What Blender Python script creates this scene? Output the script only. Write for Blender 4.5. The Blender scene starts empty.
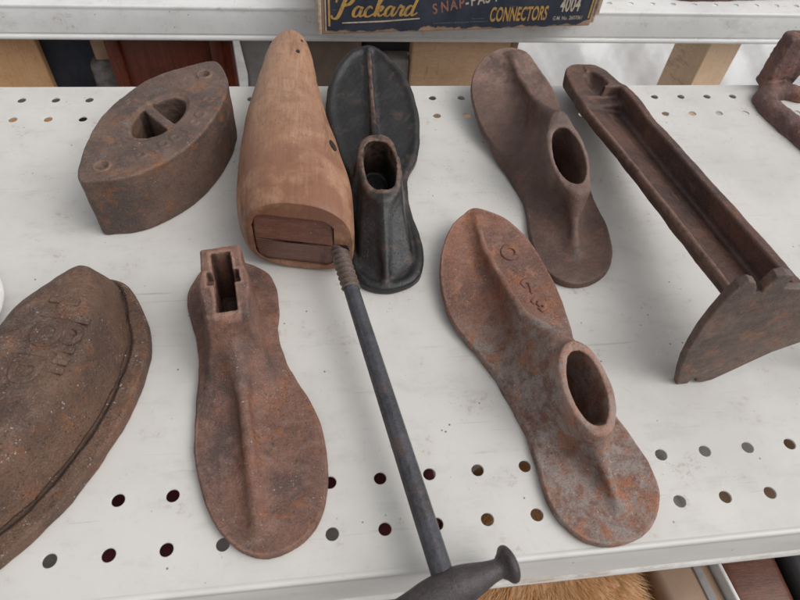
import bpy, bmesh, math, random
import numpy as np
from mathutils import Matrix, Vector

random.seed(4); rng = np.random.default_rng(4)
MM = 0.001
SC = bpy.context.scene
COL = SC.collection

# ------------------------------------------------------------------ object helpers
def tag(o, label, cat, group=None):
    o['label'] = label; o['category'] = cat
    if group: o['group'] = group
    return o

def thing(name, label, cat, loc=(0, 0, 0), rotz=0.0, group=None):
    o = bpy.data.objects.new(name, None); COL.objects.link(o)
    o.location = Vector(loc) * MM; o.rotation_euler = (0, 0, rotz)
    o.empty_display_size = 0.02
    return tag(o, label, cat, group)

def mesh_obj(name, V, F, mat, parent=None, smooth=True, normals=None, origin=(0, 0, 0)):
    """V in mm. origin (mm) is subtracted so that a child sits in its parent's frame."""
    me = bpy.data.meshes.new(name)
    V = (np.asarray(V, float) - np.asarray(origin, float)) * MM
    me.from_pydata(V.tolist(), [], [list(map(int, f)) for f in F])
    me.materials.append(mat)
    if smooth:
        me.polygons.foreach_set('use_smooth', [True] * len(me.polygons))
    me.update()
    if normals is not None:
        me.normals_split_custom_set_from_vertices([tuple(n) for n in normals])
    o = bpy.data.objects.new(name, me); COL.objects.link(o)
    if parent is not None: o.parent = parent
    return o

def bm_obj(name, bm, mat, parent=None, smooth=False):
    """bm in mm, in the parent's frame."""
    bmesh.ops.scale(bm, vec=(MM, MM, MM), verts=bm.verts)
    bmesh.ops.recalc_face_normals(bm, faces=bm.faces)
    me = bpy.data.meshes.new(name); bm.to_mesh(me); bm.free()
    me.materials.append(mat)
    if smooth:
        me.polygons.foreach_set('use_smooth', [True] * len(me.polygons))
        try: me.set_sharp_from_angle(angle=math.radians(38))
        except Exception: pass
    o = bpy.data.objects.new(name, me); COL.objects.link(o)
    if parent is not None: o.parent = parent
    return o

def bm_box(bm, lo, hi, bevel=0.0, seg=2, mtx=None):
    c = [(a + b) / 2 for a, b in zip(lo, hi)]; s = [abs(b - a) for a, b in zip(lo, hi)]
    t = bmesh.new()
    bmesh.ops.create_cube(t, size=1.0)
    for v in t.verts: v.co = Vector((v.co.x * s[0] + c[0], v.co.y * s[1] + c[1], v.co.z * s[2] + c[2]))
    if bevel > 0:
        bmesh.ops.bevel(t, geom=t.edges[:], offset=bevel, segments=seg, profile=0.5, affect='EDGES')
    if mtx is not None: bmesh.ops.transform(t, matrix=mtx, verts=t.verts)
    me = bpy.data.meshes.new('tmp'); t.to_mesh(me); t.free(); bm.from_mesh(me); bpy.data.meshes.remove(me)

def catmull(P, n, closed=True):
    P = np.asarray(P, float); N = len(P); out = []
    rngi = range(N) if closed else range(N - 1)
    for i in rngi:
        if closed: p0, p1, p2, p3 = P[(i - 1) % N], P[i], P[(i + 1) % N], P[(i + 2) % N]
        else: p0, p1, p2, p3 = P[max(i - 1, 0)], P[i], P[i + 1], P[min(i + 2, N - 1)]
        for k in range(n):
            t = k / n
            out.append(0.5 * ((2 * p1) + (-p0 + p2) * t + (2 * p0 - 5 * p1 + 4 * p2 - p3) * t * t + (-p0 + 3 * p1 - 3 * p2 + p3) * t ** 3))
    if not closed: out.append(P[-1])
    return np.array(out)

# ------------------------------------------------------------------ distance fields and surface nets
def poly_sdf(px, py, poly):
    d = np.full(px.shape, 1e9); inside = np.zeros(px.shape, bool)
    n = len(poly)
    for i in range(n):
        ax, ay = poly[i]; bx, by = poly[(i + 1) % n]
        ex, ey = bx - ax, by - ay; wx, wy = px - ax, py - ay
        t = np.clip((wx * ex + wy * ey) / (ex * ex + ey * ey + 1e-12), 0, 1)
        d = np.minimum(d, (wx - ex * t) ** 2 + (wy - ey * t) ** 2)
        c = ((ay > py) != (by > py)) & (px < (bx - ax) * (py - ay) / (by - ay + 1e-12) + ax)
        inside ^= c
    return np.sqrt(d) * np.where(inside, -1, 1)

def smin(a, b, k):
    h = np.clip(0.5 + 0.5 * (b - a) / k, 0, 1)
    return b + (a - b) * h - k * h * (1 - h)
def smax(a, b, k): return -smin(-a, -b, k)

def extrude_sdf(d2, z, lo, hi, r):
    """rounded slab: d2 2D distance, between lo and hi (arrays or numbers)"""
    dz = np.abs(z - (lo + hi) / 2) - (hi - lo) / 2
    a, b = d2 + r, dz + r
    return np.minimum(np.maximum(a, b), 0) + np.hypot(np.maximum(a, 0), np.maximum(b, 0)) - r

def ridge_sdf(x, y, z, pts):
    """wall under a 3D polyline with rounded crest; pts = (x,y,z_top,radius)"""
    out = np.full(np.broadcast(x, y, z).shape, 1e9)
    for (ax, ay, az, ar), (bx, by, bz, br) in zip(pts[:-1], pts[1:]):
        ex, ey = bx - ax, by - ay
        t = np.clip(((x - ax) * ex + (y - ay) * ey) / (ex * ex + ey * ey), 0, 1)
        r = ar + (br - ar) * t
        d2 = np.hypot(x - ax - ex * t, y - ay - ey * t)
        zt = az + (bz - az) * t
        out = np.minimum(out, np.hypot(d2, np.maximum(z - (zt - r), 0)) - r)
    return out

def lumps(x, y, z, amp, s, seed=0):
    r = np.random.default_rng(seed); o = 0
    n = 14
    for i in range(n):
        k = r.normal(size=3); k /= np.linalg.norm(k); k *= (2 * math.pi / s) * r.uniform(0.45, 2.0); ph = r.uniform(0, 6.28)
        o = o + np.sin(k[0] * x + k[1] * y + k[2] * z + ph)
    return o * amp / math.sqrt(n) * 0.75

def surface_nets(fn, lo, hi, h):
    lo = np.array(lo, float); hi = np.array(hi, float)
    n = np.ceil((hi - lo) / h).astype(int) + 1
    x = (lo[0] + h * np.arange(n[0]))[:, None, None]; y = (lo[1] + h * np.arange(n[1]))[None, :, None]; z = (lo[2] + h * np.arange(n[2]))[None, None, :]
    F = np.ascontiguousarray(np.broadcast_to(fn(x, y, z), n)).astype(float)
    F[np.abs(F) < 1e-7] = 1e-7
    S = F < 0
    cs = [S[i:n[0] - 1 + i, j:n[1] - 1 + j, k:n[2] - 1 + k] for i in (0, 1) for j in (0, 1) for k in (0, 1)]
    cnt = sum(c.astype(np.int8) for c in cs)
    act = (cnt > 0) & (cnt < 8)
    idx = np.full(act.shape, -1, np.int64); I = np.argwhere(act); idx[act] = np.arange(len(I))
    acc = np.zeros((len(I), 3)); num = np.zeros(len(I))
    C = [(i, j, k) for i in (0, 1) for j in (0, 1) for k in (0, 1)]
    for a in C:
        for ax in range(3):
            if a[ax] == 1: continue
            b = list(a); b[ax] = 1
            fa = F[I[:, 0] + a[0], I[:, 1] + a[1], I[:, 2] + a[2]]; fb = F[I[:, 0] + b[0], I[:, 1] + b[1], I[:, 2] + b[2]]
            m = (fa < 0) != (fb < 0)
            t = np.where(m, fa / np.where(m, fa - fb, 1), 0)
            p = np.tile(np.array(a, float), (len(I), 1)); p[:, ax] += t
            acc[m] += p[m]; num[m] += 1
    V = lo + h * (I + acc / num[:, None])
    faces = []
    for ax in range(3):
        b, c = (ax + 1) % 3, (ax + 2) % 3
        sl0 = [slice(None)] * 3; sl1 = [slice(None)] * 3
        sl0[ax] = slice(0, n[ax] - 1); sl1[ax] = slice(1, n[ax])
        for s in (sl0, sl1):
            s[b] = slice(1, n[b] - 1); s[c] = slice(1, n[c] - 1)
        s0, s1 = S[tuple(sl0)], S[tuple(sl1)]
        E = np.argwhere(s0 != s1); fl = s0[tuple(E.T)]
        E[:, b] += 1; E[:, c] += 1
        def at(db, dc):
            q = E.copy(); q[:, b] -= db; q[:, c] -= dc
            return idx[tuple(q.T)]
        q = np.stack([at(1, 1), at(0, 1), at(0, 0), at(1, 0)], 1)
        q = np.where(fl[:, None], q, q[:, ::-1])
        faces.append(q)
    Q = np.concatenate(faces); Q = Q[(Q >= 0).all(1)]
    # exact normals from the field and one Newton step towards the surface
    e = 0.35
    def ev(P): return np.asarray(fn(P[:, 0], P[:, 1], P[:, 2]), float)
    def grad(P):
        return np.stack([ev(P + d) - ev(P - d) for d in (np.eye(3) * e)], 1) / (2 * e)
    G = grad(V); f = ev(V)
    st = (f / np.maximum((G * G).sum(1), 0.25))[:, None] * G
    L = np.linalg.norm(st, axis=1); st *= np.minimum(1, 0.6 * h / np.maximum(L, 1e-9))[:, None]
    V = V - st
    G = grad(V); N = G / np.maximum(np.linalg.norm(G, axis=1), 1e-9)[:, None]
    return V, Q, N

def wear_and_crease_shade(fn, V, N):  # cav: occlusion-like measure for painted crease shade; edge: worn edges
    ev = lambda P: np.asarray(fn(P[:, 0], P[:, 1], P[:, 2]), float)
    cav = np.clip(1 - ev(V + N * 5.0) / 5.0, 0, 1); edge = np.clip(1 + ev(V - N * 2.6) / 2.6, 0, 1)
    return cav, edge
def set_wear_and_crease_shade(o, cav, edge):
    for nm, a in (('cavity_shade', cav), ('edge', edge)):
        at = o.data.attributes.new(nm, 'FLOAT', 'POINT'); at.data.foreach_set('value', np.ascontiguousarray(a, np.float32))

def cast_parts(fn, lo, hi, h, mat, parent, origin, classes, mtx=None):
    """One casting cut into named part meshes: classes = [(name, test(V)->bool)], the last takes the rest."""
    V, Q, N = surface_nets(fn, lo, hi, h)
    cen = V[Q].mean(1); cav, edg = wear_and_crease_shade(fn, V, N)
    left = np.ones(len(Q), bool); res = {}
    for name, test in classes:
        m = left & (test(cen) if test else True); left &= ~m
        used, inv = np.unique(Q[m], return_inverse=True)
        if not len(used): continue
        vv, nn = V[used], N[used]
        if mtx is not None:
            R3 = np.array(mtx.to_3x3()); T = np.array(mtx.translation)
            vv = vv @ R3.T + T; nn = nn @ R3.T
        res[name] = mesh_obj(name, vv, inv.reshape(-1, 4), mat, parent, True, nn, origin); set_wear_and_crease_shade(res[name], cav[used], edg[used])
    return res

# ------------------------------------------------------------------ materials
class NT:
    def __init__(s, name):
        s.m = bpy.data.materials.new(name); s.m.use_nodes = True; s.t = s.m.node_tree; s.t.nodes.clear()
        s.out = s.t.nodes.new('ShaderNodeOutputMaterial'); s.b = s.t.nodes.new('ShaderNodeBsdfPrincipled')
        s.t.links.new(s.b.outputs[0], s.out.inputs[0])
        tc = s.t.nodes.new('ShaderNodeTexCoord')
        v = s.t.nodes.new('ShaderNodeVectorMath'); v.operation = 'SCALE'; v.inputs['Scale'].default_value = 1000.0
        s.t.links.new(tc.outputs['Object'], v.inputs[0]); s.v = v.outputs[0]
    def link(s, a, b): s.t.links.new(a, b)
    def setin(s, sock, val):
        if isinstance(val, bpy.types.NodeSocket): s.link(val, sock)
        else: sock.default_value = val
    def map(s, scale=(1, 1, 1), rot=(0, 0, 0), loc=(0, 0, 0)):
        n = s.t.nodes.new('ShaderNodeMapping'); s.link(s.v, n.inputs[0])
        n.inputs['Scale'].default_value = scale; n.inputs['Rotation'].default_value = rot; n.inputs['Location'].default_value = loc
        return n.outputs[0]
    def noise(s, scale, detail=4, rough=0.6, vec=None, dist=0.0):
        n = s.t.nodes.new('ShaderNodeTexNoise'); s.link(vec or s.v, n.inputs['Vector'])
        n.inputs['Scale'].default_value = scale; n.inputs['Detail'].default_value = detail; n.inputs['Roughness'].default_value = rough
        n.inputs['Distortion'].default_value = dist
        return n.outputs[0]
    def voro(s, scale, vec=None):
        n = s.t.nodes.new('ShaderNodeTexVoronoi'); s.link(vec or s.v, n.inputs['Vector']); n.inputs['Scale'].default_value = scale
        return n.outputs['Distance']
    def ramp(s, f, a, b, va=0.0, vb=1.0):
        n = s.t.nodes.new('ShaderNodeMapRange'); n.interpolation_type = 'SMOOTHSTEP'
        s.setin(n.inputs['Value'], f); n.inputs['From Min'].default_value = a; n.inputs['From Max'].default_value = b
        n.inputs['To Min'].default_value = va; n.inputs['To Max'].default_value = vb
        return n.outputs[0]
    def mix(s, f, a, b, mode='MIX'):
        n = s.t.nodes.new('ShaderNodeMix'); n.data_type = 'RGBA'; n.blend_type = mode
        s.setin(n.inputs[0], f)
        for sock, val in ((n.inputs[6], a), (n.inputs[7], b)):
            if isinstance(val, bpy.types.NodeSocket): s.link(val, sock)
            else: sock.default_value = (*val, 1)
        return n.outputs[2]
    def math(s, op, a, b=0.0):
        n = s.t.nodes.new('ShaderNodeMath'); n.operation = op; s.setin(n.inputs[0], a); s.setin(n.inputs[1], b); return n.outputs[0]
    def axis(s, i):
        n = s.t.nodes.new('ShaderNodeSeparateXYZ'); s.link(s.v, n.inputs[0]); return n.outputs[i]
    def up(s):
        g = s.t.nodes.new('ShaderNodeNewGeometry'); n = s.t.nodes.new('ShaderNodeSeparateXYZ'); s.link(g.outputs['Normal'], n.inputs[0]); return n.outputs[2]
    def attr(s, nm):
        g = s.t.nodes.new('ShaderNodeAttribute'); g.attribute_name = nm; return g.outputs['Fac']
    def bump(s, h, dist, strength=1.0, prev=None):
        n = s.t.nodes.new('ShaderNodeBump'); s.link(h, n.inputs['Height']); n.inputs['Distance'].default_value = dist * MM; n.inputs['Strength'].default_value = strength
        if prev is not None: s.link(prev, n.inputs['Normal'])
        return n.outputs[0]
    def done(s, col, rough=0.6, normal=None, spec=0.4, metal=0.0):
        s.setin(s.b.inputs['Base Color'], col if isinstance(col, bpy.types.NodeSocket) else (*col, 1))
        s.setin(s.b.inputs['Roughness'], rough); s.setin(s.b.inputs['Metallic'], metal)
        s.b.inputs['Specular IOR Level'].default_value = spec
        if normal is not None: s.link(normal, s.b.inputs['Normal'])
        return s.m

def cast_iron(name, dark, mid, rust, dust, rust_amt=0.5, dust_amt=0.3, edge=None, edge_amt=0.6, spots=0.5,
              rough=(0.5, 0.75), ygrad=None, xgrad=None, pit=0.35):
    n = NT(name)
    big = n.noise(0.028, 5, 0.62); midn = n.noise(0.075, 7, 0.70, dist=0.5); med = n.noise(0.22, 6, 0.72); fine = n.noise(0.55, 5, 0.75); micro = n.noise(1.5, 3, 0.75)
    c = n.mix(n.ramp(big, 0.38, 0.62), dark, mid)
    if ygrad:                       # one end of the casting is worn differently: (y0, y1, colour, amount)
        y0, y1, col, am = ygrad
        c = n.mix(n.math('MULTIPLY', n.ramp(n.axis(1), y0, y1), n.ramp(n.noise(0.10, 6, 0.72), 0.36, 0.58, 0, am)), c, col)
    if xgrad:
        y0, y1, col, am = xgrad
        c = n.mix(n.math('MULTIPLY', n.ramp(n.axis(1), y0, y1), n.ramp(n.noise(0.06, 6, 0.68), 0.38, 0.60, 0, am)), c, col)
    c = n.mix(n.ramp(midn, 0.60 - 0.20 * rust_amt, 0.72 - 0.18 * rust_amt, 0, 0.9), c, rust)
    c = n.mix(n.ramp(n.noise(0.13, 6, 0.72), 0.54, 0.66, 0, 0.65), c, dark)
    c = n.mix(n.ramp(med, 0.40, 0.66, 0.0, 0.5), c, n.mix(0.55, c, tuple(v * 0.5 for v in dark)))
    d = n.math('MULTIPLY', n.ramp(n.up(), 0.30, 0.95), n.ramp(n.noise(0.12, 7, 0.78), 0.46, 0.66, 0, dust_amt))
    c = n.mix(n.math('MULTIPLY', d, n.ramp(fine, 0.38, 0.58, 0.25, 1.0)), c, dust)
    c = n.mix(n.ramp(fine, 0.50, 0.66, 0, 0.42), c, n.mix(0.62, c, tuple(v * 0.35 for v in dark)))
    c = n.mix(n.ramp(micro, 0.53, 0.64, 0, 0.42), c, n.mix(0.7, c, dust)); c = n.mix(n.ramp(micro, 0.47, 0.37, 0, 0.5), c, n.mix(0.6, c, tuple(v * 0.3 for v in dark)))
    if edge is not None:
        c = n.mix(n.math('MULTIPLY', n.ramp(n.attr('edge'), 0.22, 0.62), n.ramp(n.noise(0.16, 5, 0.7), 0.34, 0.58, 0.15, edge_amt)), c, edge)
    c = n.mix(n.ramp(n.attr('cavity_shade'), 0.22, 0.72, 0.0, 0.72), c, tuple(v * 0.4 for v in dark))  # shade in creases and recesses painted in as a darker colour
    fl = n.math('ADD', n.noise(0.75, 3, 0.75), n.math('MULTIPLY', n.noise(0.09, 4, 0.7), 0.45))
    sp = n.ramp(fl, 0.935 - 0.030 * spots, 0.975 - 0.030 * spots, 0, min(0.75, spots))
    c = n.mix(sp, c, (0.58, 0.54, 0.50))
    pits = n.math('MULTIPLY', n.ramp(n.math('ADD', n.voro(0.50, n.map((1, 1, 1), (0.3, 0.2, 0.4))), n.math('MULTIPLY', n.noise(0.9, 3, 0.7), 0.5)), 0.30, 0.52, 1, 0), n.ramp(n.noise(0.07, 5, 0.7), 0.46, 0.62))
    c = n.mix(n.math('MULTIPLY', pits, min(0.7, pit * 1.1)), c, tuple(v * 0.5 for v in dark))
    nb = n.bump(micro, pit * 0.8, 0.8); nb = n.bump(fine, pit * 1.6, 1.0, nb); nb = n.bump(med, pit * 2.2, 0.9, nb); nb = n.bump(midn, 0.8, 0.5, nb)
    nb = n.bump(n.math('MULTIPLY', pits, -1.0), pit * 1.4, 1.0, nb)
    return n.done(c, n.ramp(med, 0.3, 0.7, *rough), nb, 0.45)

def simple(name, a, b, scale, rough=0.6, stretch=(1, 1, 1), bump=0.0, spec=0.4, lo=0.35, hi=0.65, metal=0.0, dist=0.0, rot=(0, 0, 0)):
    n = NT(name); v = n.map(stretch, rot); f = n.noise(scale, 6, 0.62, v, dist)
    c = n.mix(n.ramp(f, lo, hi), a, b)
    c = n.mix(n.ramp(n.noise(scale * 6, 4, 0.7, v), 0.5, 0.8, 0, 0.3), c, tuple(x * 0.55 for x in a))
    return n.done(c, rough, n.bump(f, bump, 0.6) if bump else None, spec, metal)

def wood(name, a, b, dark, grain_scale=0.02, stretch=(6, 0.35, 6), rough=0.5, bump=0.15, heel=None):
    n = NT(name); v = n.map(stretch); g = n.noise(grain_scale * 2.2, 6, 0.65, v, 0.8); g2 = n.noise(grain_scale * 12, 3, 0.6, v)
    c = n.mix(n.ramp(g, 0.32, 0.68), a, b)
    c = n.mix(n.ramp(g2, 0.52, 0.7, 0, 0.35), c, dark)
    st = n.noise(0.03, 5, 0.65); c = n.mix(n.ramp(st, 0.50, 0.68, 0, 0.45), c, dark)
    if heel:
        y0, y1, col, am = heel
        c = n.mix(n.math('MULTIPLY', n.ramp(n.axis(1), y0, y1), n.ramp(n.noise(0.045, 4, 0.6), 0.30, 0.56, 0, am)), c, col)
    c = n.mix(n.ramp(n.noise(0.11, 6, 0.75), 0.54, 0.68, 0, 0.45), c, dark)
    c = n.mix(n.ramp(n.noise(0.35, 5, 0.75, n.map((1.6, 0.5, 1))), 0.52, 0.66, 0, 0.32), c, tuple(v * 0.6 for v in dark))
    c = n.mix(n.ramp(n.noise(0.07, 4, 0.7, n.map((1, 1, 1), (0, 0, 0), (40, 9, 2))), 0.60, 0.74, 0, 0.22), c, tuple(min(1, v * 1.3) for v in b))
    c = n.mix(n.ramp(n.noise(0.016, 6, 0.7, n.map((6.0, 0.35, 1.2))), 0.60, 0.64, 0, 0.4), c, tuple(v * 0.45 for v in dark))
    lg = n.noise(0.75, 4, 0.6, n.map((stretch[0] / 3.2, stretch[1] / 10.0, stretch[2] / 2.5)))
    c = n.mix(n.ramp(lg, 0.48, 0.68, 0, 0.26), c, tuple(v * 0.9 for v in dark)); c = n.mix(n.ramp(lg, 0.42, 0.30, 0, 0.10), c, tuple(min(1, v * 1.2) for v in b))
    sp = n.math('MULTIPLY', n.ramp(n.voro(0.3), 0.06, 0.12, 1, 0), n.ramp(n.noise(0.06, 3), 0.5, 0.7, 0, 0.5)); c = n.mix(sp, c, (0.75, 0.68, 0.58))
    return n.done(c, rough, n.bump(n.math('ADD', g2, n.noise(0.35, 4, 0.7)), bump, 0.6), 0.4)

def shelf_paint(name, base=(0.64, 0.622, 0.588)):
    n = NT(name)
    c = n.mix(n.ramp(n.noise(0.010, 5, 0.6), 0.38, 0.66), base, tuple(x * 0.88 for x in base))
    c = n.mix(n.ramp(n.noise(0.045, 7, 0.72, n.map((0.6, 1.3, 1))), 0.50, 0.72, 0, 0.42), c, (0.44, 0.425, 0.395))
    c = n.mix(n.ramp(n.noise(0.16, 6, 0.75), 0.56, 0.74, 0, 0.28), c, (0.40, 0.37, 0.33))
    for rot, loc, amt in ((0.5, (0, 0, 0), 0.34), (-0.35, (50, 20, 0), 0.30), (1.3, (13, 77, 0), 0.22)):      # scuffs
        v = n.map((0.16, 5.0, 1), (0, 0, rot), loc)
        sc = n.math('MULTIPLY', n.ramp(n.noise(0.07, 4, 0.6, v), 0.645, 0.69, 0, amt), n.ramp(n.noise(0.016, 3, 0.5, n.map((1, 1, 1), (0, 0, 0), loc)), 0.48, 0.60))
        c = n.mix(sc, c, (0.27, 0.25, 0.235))
    sp = n.math('MULTIPLY', n.ramp(n.voro(0.11), 0.045, 0.080, 1, 0), n.ramp(n.noise(0.03, 3), 0.47, 0.58, 0, 0.85))
    c = n.mix(sp, c, (0.10, 0.075, 0.06))
    sp = n.math('MULTIPLY', n.ramp(n.voro(0.33, n.map((1, 1, 1), (0, 0, 0), (37, 11, 5))), 0.10, 0.17, 1, 0), n.ramp(n.noise(0.021, 4, 0.65), 0.52, 0.63, 0, 0.6))
    c = n.mix(sp, c, (0.30, 0.22, 0.17))
    c = n.mix(n.math('MULTIPLY', n.ramp(n.noise(0.04, 3), 0.57, 0.68, 0, 0.4), n.ramp(n.noise(0.28, 5, 0.7), 0.50, 0.62)), c, (0.40, 0.25, 0.19))
    return n.done(c, n.ramp(n.noise(0.06, 4), 0.3, 0.7, 0.36, 0.58), n.bump(n.noise(0.02, 3), 0.25, 0.5), 0.4)

M = {}
M['paint'] = shelf_paint('white_shelf_paint')
M['paint_far'] = shelf_paint('grey_white_shelf_paint', (0.76, 0.755, 0.74))
def lip_mat():
    n = NT('shelf_lip_paint')
    c = n.mix(n.ramp(n.noise(0.03, 5, 0.6, n.map((0.4, 1, 1))), 0.35, 0.65), (0.68, 0.668, 0.645), (0.60, 0.585, 0.555))
    gz = n.axis(2)
    groove = n.math('MULTIPLY', n.ramp(gz, -29.5, -26.5, 1, 0), n.ramp(n.noise(0.05, 6, 0.75, n.map((0.35, 1, 1))), 0.40, 0.66, 0, 0.75))
    groove = n.math('MULTIPLY', groove, n.ramp(gz, -30.5, -29.5, 0, 1))
    c = n.mix(groove, c, (0.30, 0.20, 0.13))
    c = n.mix(n.math('MULTIPLY', n.ramp(n.voro(0.13), 0.06, 0.1, 1, 0), n.ramp(n.noise(0.03), 0.5, 0.6, 0, .6)), c, (0.15, 0.11, 0.09))
    return n.done(c, 0.42, None, 0.4)
M['lip'] = lip_mat()
M['iron_fr'] = cast_iron('orange_rusted_iron', (0.144, 0.067, 0.048), (0.260, 0.113, 0.071), (0.353, 0.135, 0.062), (0.420, 0.335, 0.285),
                         0.46, 0.28, (0.38, 0.21, 0.15), 0.75, 0.8, ygrad=(48, 8, (0.29, 0.24, 0.215), 1.0), xgrad=(75, 150, (0.42, 0.175, 0.105), 0.9), pit=0.30)
M['iron_fl'] = cast_iron('red_brown_rusted_iron', (0.098, 0.060, 0.051), (0.193, 0.094, 0.062), (0.254, 0.103, 0.051), (0.310, 0.228, 0.189),
                         0.36, 0.35, (0.33, 0.185, 0.14), 0.8, 0.7, xgrad=(110, 30, (0.23, 0.105, 0.075), 0.6), pit=0.26)
M['iron_br'] = cast_iron('smooth_brown_iron', (0.086, 0.048, 0.038), (0.148, 0.083, 0.063), (0.172, 0.077, 0.049), (0.280, 0.194, 0.152),
                         0.35, 0.25, (0.25, 0.165, 0.135), 0.5, 0.1, (0.42, 0.60), xgrad=(50, 110, (0.27, 0.165, 0.13), 0.85), pit=0.16)
M['iron_dk'] = cast_iron('black_japanned_iron', (0.010, 0.010, 0.011), (0.017, 0.016, 0.017), (0.070, 0.042, 0.030), (0.06, 0.055, 0.052),
                         0.34, 0.16, (0.17, 0.10, 0.072), 0.95, 0.2, (0.28, 0.46), pit=0.13)
M['iron_s1'] = cast_iron('grey_brown_sad_iron', (0.092, 0.062, 0.051), (0.168, 0.104, 0.077), (0.227, 0.098, 0.046), (0.280, 0.213, 0.184),
                         0.42, 0.35, (0.27, 0.145, 0.09), 0.6, 0.55, (0.5, 0.68), pit=0.25)
M['iron_s2'] = cast_iron('brown_pitted_sad_iron', (0.097, 0.057, 0.042), (0.168, 0.091, 0.059), (0.218, 0.094, 0.046), (0.330, 0.242, 0.193),
                         0.42, 0.48, (0.29, 0.165, 0.12), 0.6, 1.5, (0.5, 0.72), pit=0.48)
M['iron_st'] = cast_iron('dark_red_brown_iron', (0.067, 0.037, 0.030), (0.138, 0.065, 0.045), (0.190, 0.078, 0.044), (0.260, 0.194, 0.156),
                         0.35, 0.25, (0.24, 0.14, 0.105), 0.8, 0.15, (0.45, 0.66), pit=0.2)
M['iron_sp'] = cast_iron('grey_worn_iron_plate', (0.105, 0.070, 0.057), (0.19, 0.125, 0.097), (0.25, 0.115, 0.062), (0.28, 0.225, 0.2),
                         0.40, 0.25, (0.27, 0.19, 0.15), 0.7, 0.1, (0.45, 0.66), pit=0.16)
M['iron_r'] = cast_iron('purple_brown_rusty_iron', (0.13, 0.068, 0.06), (0.24, 0.125, 0.105), (0.31, 0.135, 0.08), (0.36, 0.27, 0.24),
                        0.45, 0.35, (0.32, 0.185, 0.15), 0.6, 0.5, pit=0.5)
M['steel'] = cast_iron('dark_steel_rod', (0.034, 0.034, 0.040), (0.066, 0.066, 0.078), (0.12, 0.065, 0.046), (0.15, 0.145, 0.155),
                       0.30, 0.4, None, 0.7, 0.0, (0.30, 0.5), pit=0.16)
M['thread'] = cast_iron('rusty_screw_thread', (0.075, 0.055, 0.050), (0.15, 0.105, 0.085), (0.20, 0.11, 0.075), (0.25, 0.2, 0.18),
                        0.3, 0.3, None, 0.7, 0.0, (0.35, 0.55), pit=0.1)
M['handle'] = cast_iron('dark_brown_forged_handle', (0.030, 0.025, 0.026), (0.060, 0.048, 0.048), (0.10, 0.06, 0.05), (0.16, 0.14, 0.14),
                        0.25, 0.3, None, 0.7, 0.0, (0.34, 0.55), pit=0.16)
M['wood'] = wood('worn_last_wood', (0.365, 0.192, 0.114), (0.45, 0.262, 0.164), (0.20, 0.095, 0.057), stretch=(3.2, 0.30, 0.6), heel=(130, 10, (0.215, 0.092, 0.054), 0.85))
M['wood_dk'] = wood('dark_oiled_wood', (0.150, 0.066, 0.048), (0.20, 0.094, 0.066), (0.06, 0.028, 0.022), stretch=(0.3, 6, 6), rough=0.38)
M['hole'] = simple('bore_shade', (0.02, 0.014, 0.01), (0.035, 0.022, 0.016), 0.3, 0.8)  # dark colour standing in for shade inside the holes of the form
def navy_print():
    n = NT('faded_navy_print')
    c = n.mix(n.ramp(n.noise(0.03, 5, 0.65), 0.35, 0.68), (0.022, 0.028, 0.046), (0.045, 0.050, 0.068))
    c = n.mix(n.ramp(n.noise(0.09, 6, 0.75, n.map((0.5, 1, 1.6))), 0.56, 0.72, 0, 0.5), c, (0.085, 0.085, 0.095))
    c = n.mix(n.ramp(n.noise(0.12, 5, 0.7, n.map((0.25, 1, 3))), 0.66, 0.71, 0, 0.6), c, (0.30, 0.24, 0.19))
    return n.done(c, 0.55, n.bump(n.noise(0.05, 4), 0.4, 0.5), 0.4)
M['blue'] = navy_print()
M['gold'] = simple('gold_print', (0.50, 0.29, 0.085), (0.16, 0.12, 0.09), 0.22, 0.55, lo=0.46, hi=0.74)
M['cream'] = simple('cream_print', (0.50, 0.43, 0.34), (0.17, 0.155, 0.15), 0.25, 0.6, lo=0.46, hi=0.76)
M['redp'] = simple('faded_red_print', (0.32, 0.14, 0.10), (0.10, 0.075, 0.08), 0.25, 0.6, lo=0.42, hi=0.72)
M['ink'] = simple('faint_print', (0.12, 0.12, 0.14), (0.09, 0.09, 0.11), 0.3, 0.6)
M['card'] = simple('brown_cardboard', (0.42, 0.27, 0.18), (0.33, 0.20, 0.13), 0.05, 0.8, bump=0.2)
M['card_edge'] = simple('pale_torn_cardboard', (0.62, 0.53, 0.42), (0.42, 0.31, 0.22), 0.2, 0.85, bump=0.3)
M['pine'] = wood('pine_lumber', (0.66, 0.38, 0.19), (0.72, 0.44, 0.24), (0.56, 0.29, 0.13), stretch=(5, 5, 0.2), rough=0.6)
M['pine_lt'] = wood('pale_planed_lumber', (0.84, 0.59, 0.39), (0.88, 0.64, 0.44), (0.76, 0.50, 0.32), stretch=(5, 5, 0.2), rough=0.6)
M['mahog'] = wood('red_mahogany', (0.105, 0.022, 0.010), (0.165, 0.036, 0.014), (0.05, 0.012, 0.008), stretch=(6, 6, 0.3), rough=0.3)
M['navy'] = simple('dark_navy_cloth', (0.028, 0.032, 0.045), (0.045, 0.05, 0.066), 0.03, 0.8, bump=0.3)
M['grey'] = simple('mottled_grey_fur', (0.11, 0.10, 0.095), (0.20, 0.18, 0.165), 0.12, 0.9, bump=0.8)
M['stonegrey'] = simple('grey_cloth', (0.34, 0.32, 0.31), (0.20, 0.175, 0.165), 0.02, 0.85, bump=0.5)
M['brownbag'] = simple('brown_paper', (0.20, 0.145, 0.115), (0.14, 0.095, 0.075), 0.018, 0.8, bump=0.5)
M['black'] = simple('black_plastic', (0.03, 0.032, 0.035), (0.05, 0.05, 0.052), 0.03, 0.45)
M['ply'] = wood('tan_plywood', (0.60, 0.385, 0.23), (0.66, 0.44, 0.28), (0.50, 0.29, 0.165), stretch=(0.35, 3, 3.5), rough=0.65)
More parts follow.
